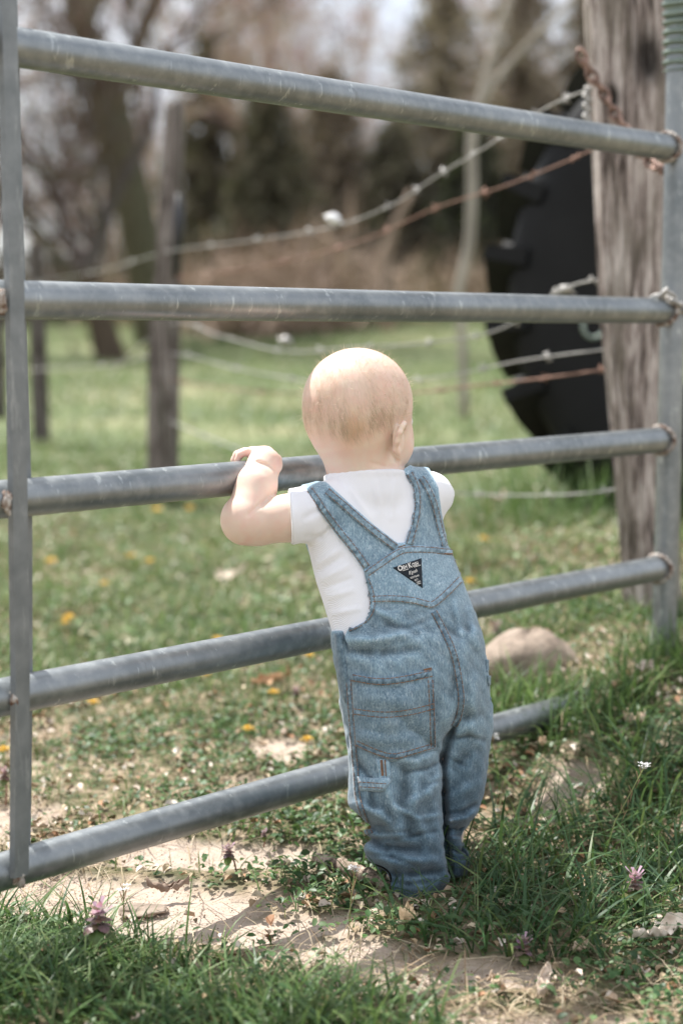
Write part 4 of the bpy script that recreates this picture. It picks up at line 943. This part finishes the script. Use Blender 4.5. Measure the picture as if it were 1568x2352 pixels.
O.loft(TR_, 12, cap=30, n=2.3)
O.loft([(1620, 790, 1035, -36, 112, .2), (1700, 797, 1020, -42, 108, .15), (1760, 799, 1017, -44, 102, .1), (1830, 800, 1021, -46, 98, .1), (1875, 811, 1026, -44, 96, .1), (1905, 834, 1029, -42, 92, .1), (1940, 843, 1032, -40, 86, .1), (1980, 843, 1035, -38, 82, .1), (2020, 858, 1034, -34, 80, .1), (2056, 885, 1010, -30, 74, .1), (2066, 890, 985, -30, 66, .1)], 26, cap=8, n=2.2)
O.loft([(1620, 940, 1128, 40, 100, .3), (1700, 980, 1127, 52, 96, .2), (1760, 990, 1119, 60, 90, .1), (1820, 998, 1112, 64, 84, .1), (1865, 1004, 1098, 66, 78, .1), (1900, 1008, 1072, 68, 70, .1), (1925, 1010, 1056, 68, 66, .1), (1950, 1012, 1072, 68, 70, .1), (1980, 1014, 1084, 68, 72, .1), (2014, 1016, 1074, 68, 70, .1)], 12, cap=8, n=2.2)
# folds
for pts, amp, sig in (
    ([(1054, 1630), (1032, 1690), (1018, 1750)], -5.5, 8), ([(1015, 1735), (960, 1690), (905, 1640)], -5, 14), ([(1020, 1770), (985, 1820), (930, 1850)], 4, 14), ([(1020, 1700), (1060, 1650), (1100, 1640)], -4, 16), ([(1025, 1660), (1050, 1600), (1060, 1500)], 2, 16),
    ([(1018, 1740), (1020, 1820), (1022, 1900), (1034, 2000)], -6, 8), ([(808, 1870), (850, 1895), (900, 1900)], -6, 13), ([(812, 1845), (870, 1870), (925, 1930)], 5, 13), ([(845, 1925), (890, 1945), (960, 1950)], -5, 12), ([(842, 1950), (900, 1980), (1000, 1975)], 5, 13),
    ([(850, 1985), (910, 2010), (1010, 2000)], -5, 12), ([(880, 1800), (910, 1860), (930, 1930)], 3, 14), ([(960, 1780), (950, 1860), (985, 1930)], 3.5, 14), ([(930, 1770), (925, 1850)], -3, 12),
    ([(1030, 1885), (1070, 1880), (1095, 1862)], 5, 9), ([(1022, 1905), (1060, 1903)], -6, 7), ([(1030, 1925), (1055, 1925)], 3, 7), ([(1020, 1940), (1050, 1955), (1085, 1950)], -5, 8), ([(1040, 1760), (1090, 1720)], -3, 14), ([(1035, 1830), (1090, 1800)], 3, 14),
    ([(800, 1470), (870, 1468), (940, 1450)], 3.5, 12), ([(800, 1495), (880, 1500), (960, 1490)], -3, 12), ([(880, 1425), (910, 1442), (960, 1455)], -1.5, 9), ([(860, 1400), (905, 1420)], 3, 9), ([(1010, 1430), (1050, 1470)], -2.5, 12), ([(1080, 1400), (1095, 1480)], 3, 12), ([(1045, 1380), (1060, 1450)], 2.5, 10),
    ([(820, 1570), (900, 1580), (980, 1560)], -2, 10), ([(830, 1690), (900, 1700), (980, 1690)], 2, 9), ([(850, 1600), (930, 1615)], 2, 11), ([(880, 1655), (950, 1665)], 1.8, 10),
    ([(905, 1330), (960, 1380)], 1.5, 9), ([(1000, 1330), (1030, 1370)], 1.5, 9), ([(1040, 1520), (1045, 1620)], -3, 14), ([(1085, 1560), (1090, 1680)], 3, 14),
    ([(815, 1740), (850, 1790), (855, 1850)], -3, 10), ([(1014, 1745), (980, 1765), (930, 1775)], -1.7, 5), ([(1016, 1790), (985, 1800)], -1.6, 5), ([(1036, 1700), (1075, 1690), (1110, 1700)], -1.6, 6), ([(1030, 1740), (1070, 1760)], -1.6, 5), ([(822, 1890), (870, 1912), (940, 1910)], -2.2, 6), ([(850, 1925), (910, 1928), (1000, 1908)], -2.0, 6), ([(846, 1962), (900, 1968), (960, 1990)], -2.2, 6), ([(880, 2022), (940, 2030), (1000, 2022)], -2.0, 6), ([(905, 1850), (960, 1880), (1015, 1870)], 2.0, 7), ([(1022, 1868), (1060, 1862), (1092, 1845)], -1.8, 5), ([(1020, 1915), (1060, 1918)], -2.0, 5), ([(1022, 1965), (1060, 1972), (1080, 1965)], -2.2, 5), ([(985, 1420), (940, 1440), (880, 1436)], -1.2, 5), ([(900, 1740), (960, 1750), (1010, 1720)], 3, 12)):
    ridge(O, pts, amp, sig)
O.el((868, 2040, -62), (34, 52, 70), None, 5, 's')                          # the open left cuff
for sgn, (cu, cv, cw) in ((1, (768, 1480, -80)),):
    O.rc((792, 1455, -120), 7, (800, 1560, -170), 5, 6, 's')                # side placket gap
rs = np.random.default_rng(3)
sl, U, V, W = O.loc((660, 1400, -290), (1170, 2090, 330))
O.f[sl] -= (2.6*np.sin(U*.045+V*.013+W*.03)*np.sin(V*.037-W*.02+1)+1.3*np.sin(U*.11-V*.06+W*.07)*np.sin(V*.09+U*.02)).astype(np.float32)
P, Q = nets(O, 2); OW = to_world(P)
# ------ denim: faded blue twill, wear and some painted shade kept in the mesh colours (yoke and seat paler, lower legs darker)
n = NT('denim'); tw1 = n.noise(1, 3, n.coord((520, 520, 260)), .7); mott = n.noise(52, 6, None, .7); str_ = n.noise(1, 4, n.coord((330, 330, 20)), .7); slub = n.noise(1, 2, n.coord((700, 700, 80)), .6)
c = n.ramp(mott, [(.3, (.115, .17, .205)), (.5, (.155, .22, .26)), (.7, (.205, .27, .31))])
c = n.mix(n.ramp(str_, [(.36, .4), (.6, 0.)]), c, (.07, .115, .16))
c = n.mix(n.ramp(slub, [(.54, 0.), (.68, .42)]), c, (.42, .47, .50))
c = n.mix(n.ramp(tw1, [(.38, .62), (.56, 0.)]), c, (.055, .095, .135))
c = n.mix(1.0, c, n.attr(), 'MULTIPLY')
n.set(base=c, rough=.92, sheen=.25, spec=.12); n.bump(n.math('ADD', tw1, n.math('MULTIPLY', str_, .7)), .5, .0012); M['denim'] = n.m
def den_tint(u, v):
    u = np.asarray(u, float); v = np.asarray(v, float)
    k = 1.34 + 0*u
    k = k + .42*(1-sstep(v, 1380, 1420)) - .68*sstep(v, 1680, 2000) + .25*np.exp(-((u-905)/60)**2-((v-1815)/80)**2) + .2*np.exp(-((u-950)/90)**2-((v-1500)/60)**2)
    k = k - .35*sstep(u, 1015, 1060)*sstep(v, 1650, 1760)  # shade on the farther right leg, painted in as darker denim
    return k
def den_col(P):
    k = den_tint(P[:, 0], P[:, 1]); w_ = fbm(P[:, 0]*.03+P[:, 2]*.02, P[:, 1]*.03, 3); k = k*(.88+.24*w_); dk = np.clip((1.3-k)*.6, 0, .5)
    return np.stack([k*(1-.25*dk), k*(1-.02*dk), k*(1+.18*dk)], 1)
def wear_shade(P, Q):                                 # fold shading painted in along with rubbing: creases darker, raised folds paler
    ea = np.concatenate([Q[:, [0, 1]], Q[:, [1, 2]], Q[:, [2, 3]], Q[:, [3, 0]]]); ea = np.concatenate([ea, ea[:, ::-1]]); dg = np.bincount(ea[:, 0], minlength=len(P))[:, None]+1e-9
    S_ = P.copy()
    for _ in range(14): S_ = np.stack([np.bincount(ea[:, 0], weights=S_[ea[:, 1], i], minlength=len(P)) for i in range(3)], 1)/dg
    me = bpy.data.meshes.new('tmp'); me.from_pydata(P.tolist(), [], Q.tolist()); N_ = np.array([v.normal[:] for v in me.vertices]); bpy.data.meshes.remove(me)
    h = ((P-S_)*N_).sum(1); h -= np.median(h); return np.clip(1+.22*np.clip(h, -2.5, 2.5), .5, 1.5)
over = mesh_obj('overalls', OW, Q, M['denim'], colors=den_col(P)*wear_shade(P, Q)[:, None]); adopt(ROOT, over)

# --- conformed trim: everything is laid on the garment's own surface
def bvh_of(*arrs):
    V = []; F_ = []
    for v_, q in arrs: b = len(V); V += [tuple(p) for p in v_]; F_ += [tuple(int(i)+b for i in f) for f in q]
    return BVHTree.FromPolygons(V, F_)
BO = bvh_of((OW, Q)); CAMP = Vector((0, 0, CAMZ))
def hit(u, v, off, bvh=None):
    d = ray(u, v).normalized(); r = (bvh or BO).ray_cast(CAMP, d, 10)
    if r[0] is None: return None
    nrm = r[1] if r[1].dot(d) < 0 else -r[1]
    nrm = (nrm*.6 - d*.4).normalized(); return r[0] + nrm*off
def ribbon(pts, wd, off, thick=.0006, closed=False, step=4.0, wob=0):
    Q_ = []
    for a, b in zip(pts[:-1], pts[1:]):
        L = math.hypot(b[0]-a[0], b[1]-a[1]); m = max(1, int(L/step))
        for k in range(m): Q_.append((a[0]+(b[0]-a[0])*k/m, a[1]+(b[1]-a[1])*k/m))
    Q_.append(pts[-1]); return Q_
def smooth_line(pts, it=2):
    for _ in range(it):
        o = [pts[0]]
        for a, b in zip(pts[:-1], pts[1:]): o += [(a[0]*.75+b[0]*.25, a[1]*.75+b[1]*.25), (a[0]*.25+b[0]*.75, a[1]*.25+b[1]*.75)]
        o.append(pts[-1]); pts = o
    return pts
def offset_line(pts, d):
    o = []
    for i, p in enumerate(pts):
        a = pts[max(i-1, 0)]; b = pts[min(i+1, len(pts)-1)]; tx, ty = b[0]-a[0], b[1]-a[1]; L = math.hypot(tx, ty) or 1; o.append((p[0]-ty/L*d, p[1]+tx/L*d))
    return o
def stitch(name, lines, mat, off=.0016, wd=1.25, dash=8.0, gap=1.6, bvh=None):
    mb = MB()
    for pts in lines:
        Q_ = ribbon(pts, 0, 0, step=2.0); P3 = [hit(u, v, off, bvh) for u, v in Q_]; cur = []; acc = 0
        run = []
        for i, p in enumerate(P3):
            if p is None or (run and (p-run[-1]).length > .008):
                if len(run) > 1: mb.tube(run, wd*BS*.5, 5)
                run = []; acc = 0
                if p is None: continue
            run.append(p); acc += 2
            if acc >= dash:
                if len(run) > 1: mb.tube(run, wd*BS*.5, 5)
                run = []; acc = -gap
        if len(run) > 1: mb.tube(run, wd*BS*.5, 5)
    return mb.build(name, mat, over)
def panel(name, poly, thick, mat, colfn=None, step=6.0, bvh=None, parent=None, puff=0):
    poly = ribbon(list(poly)+[poly[0]], 0, 0, step=step)[:-1]
    us = [p[0] for p in poly]; vs = [p[1] for p in poly]; pts = [Vector(p) for p in poly]; nb = len(pts)
    gu, gv = np.meshgrid(np.arange(min(us)+step/2, max(us), step), np.arange(min(vs)+step/2, max(vs), step)); gu, gv = gu.ravel(), gv.ravel()
    d = poly_sdf(poly, gu, gv); k = d < -step*.55; pts += [Vector((a, b)) for a, b in zip(gu[k], gv[k])]; dd = [0.0]*nb + list(-d[k])
    vv, ee, ff, *_ = geometry.delaunay_2d_cdt(pts, [(i, (i+1) % nb) for i in range(nb)], [list(range(nb))], 1, 1e-4)
    top = []; bot = []; ok = True
    for i, p in enumerate(vv):
        dist = max(0.0, float(-poly_sdf(poly, np.array([p.x]), np.array([p.y]))[0])); t = thick*min(1, .45+dist/4.0)+puff*min(1, dist/30)
        h = hit(p.x, p.y, t, bvh); b = hit(p.x, p.y, -.0006, bvh)
        top.append(h); bot.append(b)
    good = [t is not None for t in top]; N = len(vv)
    V = [t if t is not None else Vector((0, 0, 0)) for t in top] + [t if t is not None else Vector((0, 0, 0)) for t in bot]
    F_ = []; ec = {}
    for f in ff:
        if all(good[i] for i in f) and max((V[f[i]]-V[f[i-1]]).length for i in range(3)) < .03:
            a, b, c_ = f; nn = (V[b]-V[a]).cross(V[c_]-V[a]); f = f if nn.dot(V[a]-CAMP) < 0 else f[::-1]
            F_.append(tuple(f))
            for i in range(3): ec[(f[i-1], f[i])] = 1
    for (a, b) in list(ec):
        if (b, a) not in ec: F_.append((b, a, a+N, b+N))
    C = None
    if colfn is not None: C = np.array([colfn(p.x, p.y) for p in vv]*2)
    used = sorted({i for f in F_ for i in f}); mp = {i: j for j, i in enumerate(used)}; V = [V[i] for i in used]; F_ = [tuple(mp[i] for i in f) for f in F_]
    if C is not None: C = C[used]
    o = mesh_obj(name, V, F_, mat, colors=C); adopt(parent or over, o); return o
def dcol(mul=1.0, seed=0.0, puck=0.0):
    def f(u, v):
        k = float(den_tint(u, v))*mul
        if puck: k *= 1 + puck*(float(vnoise(np.array(u*.24+seed), np.array(v*.24)))*2-1)
        dk = min(.5, max(0, (1.3-k)*.6)); return (k*(1-.25*dk), k, k*(1+.18*dk))
    return f
def band(name, line, wd, thick, col, closed=False, mat=None, step=5.0):
    a = offset_line(line, wd/2); b = offset_line(line, -wd/2); return panel(name, a+b[::-1], thick, mat or M['denim'], col, step)
M['thread'] = m_plain('orange_thread', (.24, .125, .065), .7, 0, .3, 200)
M['label_cloth'] = m_plain('navy_cloth', (.008, .014, .022), .85, 0, .3, 120)
M['label_ink'] = m_plain('white_thread', (.72, .70, .66), .8)
SLo = smooth_line([(703, 1131), (712, 1142), (738, 1182), (770, 1225), (806, 1268), (834, 1308)]); SLi = smooth_line([(757, 1120), (800, 1156), (860, 1209), (914, 1249)])
SRi = smooth_line([(932, 1092), (947, 1120), (951, 1160), (943, 1205), (930, 1248)]); SRo = smooth_line([(974, 1092), (990, 1115), (1008, 1160), (1018, 1210), (1030, 1252)])
band('hem', offset_line(SLo, -11), 19, .0034, dcol(.88, 1, .6)); band('hem', offset_line(SLi, 11), 19, .0034, dcol(.82, 2, .6))
band('hem', offset_line(SRi, -10), 18, .0034, dcol(.86, 3, .6)); band('hem', offset_line(SRo, 9), 17, .0034, dcol(.88, 4, .6))
yoke = smooth_line([(836, 1312), (872, 1285), (905, 1263), (926, 1252), (980, 1253), (1040, 1260)], 2) + smooth_line([(1040, 1260), (1056, 1290), (1068, 1320)], 1) + smooth_line([(1064, 1332), (1030, 1368), (1000, 1398), (988, 1399), (950, 1388), (900, 1384), (850, 1386)], 2) + [(851, 1380), (846, 1350)]
panel('yoke', yoke, .0024, M['denim'], dcol(1.05, 5, .08), 6)
band('yoke_hem', smooth_line([(842, 1318), (878, 1292), (910, 1271), (930, 1262), (980, 1262), (1040, 1269)]), 17, .0040, dcol(.95, 6, .55))
band('yoke_hem', smooth_line([(1057, 1330), (1026, 1362), (996, 1388), (984, 1389), (950, 1378), (900, 1374), (854, 1376)]), 17, .0040, dcol(.97, 7, .5))
band('armhole_hem', smooth_line([(841, 1330), (853, 1360), (856, 1393), (847, 1415), (827, 1433), (799, 1445)]), 16, .0032, dcol(.82, 8, .6))
band('armhole_hem', smooth_line([(1048, 1284), (1063, 1318), (1076, 1350)]), 14, .0026, dcol(.9, 8, .38))
band('back_seam', smooth_line([(996, 1405), (1020, 1450), (1042, 1500), (1054, 1560), (1060, 1610), (1052, 1650), (1042, 1668)]), 16, .0024, dcol(.8, 9, .65))
band('side_seam', smooth_line([(800, 1560), (806, 1640), (812, 1720), (818, 1780), (820, 1830), (836, 1880), (850, 1915)]), 16, .0022, dcol(.88, 10, .55))
PK = [(808, 1548), (870, 1558), (930, 1551), (990, 1537), (996, 1600), (1000, 1660), (1002, 1722), (950, 1735), (900, 1749), (855, 1732), (815, 1712), (812, 1640)]
panel('pocket', smooth_line(PK, 0), .0048, M['denim'], dcol(1.0, 11, .10), 6, puff=.0020)
band('pocket_hem', smooth_line([(809, 1556), (870, 1567), (930, 1560), (991, 1546)]), 17, .0066, dcol(.78, 12, .7))
band('pocket_hem', smooth_line([(988, 1562), (992, 1640), (994, 1716)]), 14, .0066, dcol(.66, 13, .8))
band('pocket_hem', smooth_line([(818, 1706), (858, 1725), (902, 1740), (950, 1726), (994, 1713)]), 14, .0066, dcol(.8, 14, .65))
band('pocket_hem', smooth_line([(812, 1634), (880, 1643), (940, 1637), (996, 1622)]), 13, .0066, dcol(.88, 15, .4))
panel('hammer_loop', [(822, 1783), (862, 1787), (895, 1785), (897, 1795), (880, 1818), (828, 1816)], .0065, M['denim'], dcol(1.45, 16, .12), 5)
panel('loop_tab', [(862, 1742), (896, 1744), (898, 1786), (870, 1788)], .0038, M['denim'], dcol(1.5, 17, .12), 5)
panel('side_pocket', [(1112, 1482), (1119, 1486), (1124, 1530), (1126, 1610), (1117, 1560)], .0035, M['denim'], dcol(.95, 18, .2), 4)
panel('placket', smooth_line([(768, 1455), (786, 1452), (790, 1500), (800, 1550), (797, 1620), (786, 1600), (776, 1540)], 1), .003, M['denim'], dcol(.8, 19, .3), 5)
lines = []
for l, d in ((SLo, -3.5), (SLo, -16), (SLi, 3.5), (SLi, 16), (SRi, -3.5), (SRi, -15), (SRo, 3.5), (SRo, 14)): lines.append(offset_line(l, d))
for d in (-6, 6): lines += [offset_line(smooth_line([(842, 1318), (878, 1292), (910, 1271), (930, 1262), (980, 1262), (1040, 1269)]), d), offset_line(smooth_line([(1057, 1330), (1026, 1362), (996, 1388), (984, 1389), (950, 1378), (900, 1374), (854, 1376)]), d),
    offset_line(smooth_line([(996, 1405), (1020, 1450), (1042, 1500), (1054, 1560), (1060, 1610), (1052, 1650), (1042, 1668)]), d)]
for d in (-5, 5): lines += [offset_line(smooth_line([(841, 1330), (853, 1360), (856, 1393), (847, 1415), (827, 1433), (799, 1445)]), d), offset_line(smooth_line([(1048, 1284), (1063, 1318), (1076, 1350)]), d), offset_line(smooth_line([(800, 1560), (806, 1640), (812, 1720), (818, 1780), (820, 1830), (836, 1880), (850, 1915)]), d)]
EV = []
def add_obj_to_bvh(names):
    arr = []
    for o in COL.objects:
        if o.type == 'MESH' and o.name.split('.')[0] in names:
            me = o.data; arr.append(([v.co.copy() for v in me.vertices], [tuple(p.vertices) for p in me.polygons]))
    return bvh_of(*arr)
BT = add_obj_to_bvh({'overalls', 'hem', 'yoke', 'yoke_hem', 'armhole_hem', 'back_seam', 'side_seam', 'pocket', 'pocket_hem', 'hammer_loop', 'loop_tab'})
stitch('stitching', lines, M['thread'], .0004, bvh=BT, wd=1.5)
lines = []
for a, ds in (([(809, 1556), (870, 1567), (930, 1560), (991, 1546)], (-6, 7)), ([(988, 1562), (992, 1640), (994, 1716)], (-4.5, 5)), ([(818, 1706), (858, 1725), (902, 1740), (950, 1726), (994, 1713)], (-5, 5)), ([(812, 1634), (880, 1643), (940, 1637), (996, 1622)], (-6, 6))):
    for d in ds: lines.append(offset_line(smooth_line(a), d))
lines += [[(824, 1796), (886, 1800)], [(826, 1807), (878, 1810)]]
stitch('stitching', lines, M['thread'], .0004, wd=1.8, bvh=BT)
mb = []
stitch('bar_tack', [[(874, 1746), (877, 1782)], [(877, 1746), (880, 1782)], [(884, 1746), (886, 1782)], [(972, 1538), (990, 1534)], [(974, 1541), (991, 1537)], [(914, 1258), (930, 1252)], [(1020, 1271), (1042, 1272)]], M['thread'], .0006, wd=2.6, dash=60, bvh=BT)
cu = smooth_line([(905, 2064), (896, 2040), (898, 2010), (884, 1993), (862, 1985)]); stitch('cuff_edge', [cu], M['denim'], .0008, wd=5, dash=400)
# --- triangular cloth label with its woven writing
LT = [(901, 1304), (967, 1282), (970, 1351)]
def on_label(u, v, off): return hit(u, v, off, BT)
lab = panel('label_patch', LT, .0012, M['label_cloth'], None, 4, bvh=BT)
def text(s, u, v, size, ang, squeeze=1.0, shear=0, bold=0, off=.0022):
    cu_ = bpy.data.curves.new('t', 'FONT'); cu_.body = s; cu_.size = 1; cu_.align_x = 'LEFT'; cu_.shear = shear; cu_.offset = bold; cu_.resolution_u = 3
    ob = bpy.data.objects.new('t', cu_); COL.objects.link(ob); dg = bpy.context.evaluated_depsgraph_get(); me = bpy.data.meshes.new_from_object(ob.evaluated_get(dg))
    ca, sa = math.cos(ang), math.sin(ang); V = []; ok = True
    for p in me.vertices:
        x, y = p.co.x*size*squeeze, p.co.y*size; h = on_label(u+x*ca+y*sa, v+x*sa-y*ca, off); V.append(h if h is not None else Vector((0, 0, 0)))
    F_ = [tuple(f.vertices) for f in me.polygons]; o = mesh_obj('lettering', V, F_, M['label_ink'], smooth=False); adopt(lab, o)
    bpy.data.objects.remove(ob); bpy.data.curves.remove(cu_)
an = -.33
text('O', 914.0, 1312.5, 17, an, .8, 0, .03); text('SH', 924, 1308.5, 12, an, .78, 0, .03); text('K', 937.5, 1305.5, 17, an, .72, 0, .03); text('OSH', 946, 1302.5, 12, an, .62, 0, .03)
text("B'gosh", 937.5, 1320.5, 11, an, .72, .35, .008); text('VESTBAK', 941, 1330.5, 6, an, .9, 0, .012); text('EST.', 951, 1335.5, 6, an, .9, 0, .012); text('1895', 954.5, 1341, 6, an, .9, 0, .012)
mb = MB()
for a, b in (((923, 1311.5), (936, 1307.3)), ((949, 1303.3), (964, 1298.3)), ((956, 1342.6), (964, 1340))):
    mb.tube([on_label(a[0]+(b[0]-a[0])*k/4, a[1]+(b[1]-a[1])*k/4, .0022) for k in range(5)], .0005, 5)
o = mb.build('underline', M['label_ink']); adopt(lab, o)
# ribbed edge of the shirt sleeve
# --- hair: fine short blond strands lying on the scalp
BB = bvh_of((BW[::1], nets.__defaults__ and [tuple(int(i) for i in p.vertices) for p in body.data.polygons]))
hc = bw(821, 940, HW); R = random.Random(9); mb_v = []; mb_f = []; mb_c = []
def strand(p, d, L, wd, col, lift):
    pts = []; m = 5
    for k in range(m+1):
        r = BB.find_nearest(p); nrm = (r[0]-hc).normalized(); pts.append(r[0]+nrm*(.0003+lift*k/m)); d = (d-nrm*d.dot(nrm)).normalized(); p = r[0]+d*(L/m)
    for k in range(m+1):
        nrm = (pts[k]-hc).normalized(); t = (pts[min(k+1, m)]-pts[max(k-1, 0)]).normalized(); s = t.cross(nrm)*wd*(1-.8*k/m)
        mb_v.extend((pts[k]-s, pts[k]+s)); mb_c.extend((col, col))
    b = len(mb_v)-2*(m+1)
    for k in range(m): mb_f.append((b+2*k, b+2*k+1, b+2*k+3, b+2*k+2))
fdir = Vector((fx, fz, 0))
for i in range(24000):
    th = math.acos(R.uniform(-.5, 1)); ph = R.uniform(0, 2*math.pi); d = Vector((math.sin(th)*math.cos(ph), math.sin(th)*math.sin(ph), math.cos(th)))
    fwd = d.dot(fdir)
    if fwd > .72 - .3*(1-d.z): continue
    if d.z < -.1 and fwd > .15: continue
    q = hc + d*.2; r = BB.ray_cast(q, -d, .2)
    if r[0] is None: continue
    low = max(0, min(1, (.42+.16*math.sin(ph*5+1)+.10*math.sin(ph*13)-d.z)/.75)); den = .45+.55*low
    cl = .5+.5*math.sin(ph*9+th*3)*math.sin(ph*17+1.3)
    den *= max(0, min(1, (d.z+.50+.12*math.sin(ph*4+2))/.38)) if d.z < 0 else 1
    if R.random() > den*(.45+.55*cl): continue
    flow = Vector((.15, 0, -1)) + fdir*.35 + Vector((R.gauss(0, .22), R.gauss(0, .22), R.gauss(0, .12)))
    if d.z > .75: flow = Vector((d.x, d.y, 0)).normalized()+Vector((R.gauss(0, .6), R.gauss(0, .6), 0))
    g = R.uniform(.75, 1.1)*(1.08-.3*cl*low); base = (.63, .49, .34) if low > .5 else (.70, .57, .44)
    strand(r[0], flow, R.uniform(.008, .018), R.uniform(.00006, .00014), tuple(c_*g for c_ in base), R.uniform(.0002, .0016))
for i in range(900):                             # flyaway fuzz over the crown
    th = math.acos(R.uniform(-.2, 1)); ph = R.uniform(0, 2*math.pi); d = Vector((math.sin(th)*math.cos(ph), math.sin(th)*math.sin(ph), math.cos(th)))
    if d.dot(fdir) > .8: continue
    r = BB.ray_cast(hc+d*.2, -d, .2)
    if r[0] is None: continue
    e = r[0]+(d+Vector((R.gauss(0, .5), R.gauss(0, .5), R.gauss(0, .5)))).normalized()*R.uniform(.005, .013); s = d.cross(e-r[0]).normalized()*.00015; b = len(mb_v)
    mb_v.extend((r[0]-s, r[0]+s, e)); mb_f.append((b, b+1, b+2)); mb_c.extend([(.75, .6, .45)]*3)
n = NT('baby_hair'); n.set(base=n.attr(), rough=.45, spec=.4); M['hair'] = n.m
o = mesh_obj('hair', mb_v, mb_f, M['hair'], smooth=False, colors=np.array(mb_c)); adopt(ROOT, o)
for sg in (-1, 1):
    c0 = bw(821+fx*112+sg*fz*42, 968, HW+fz*112-sg*fx*42); mb = MB(); mb.blob(c0, (.0105, .0105, .0105), 1, 12, 0); mb.build('eye', M['white'], ROOT)
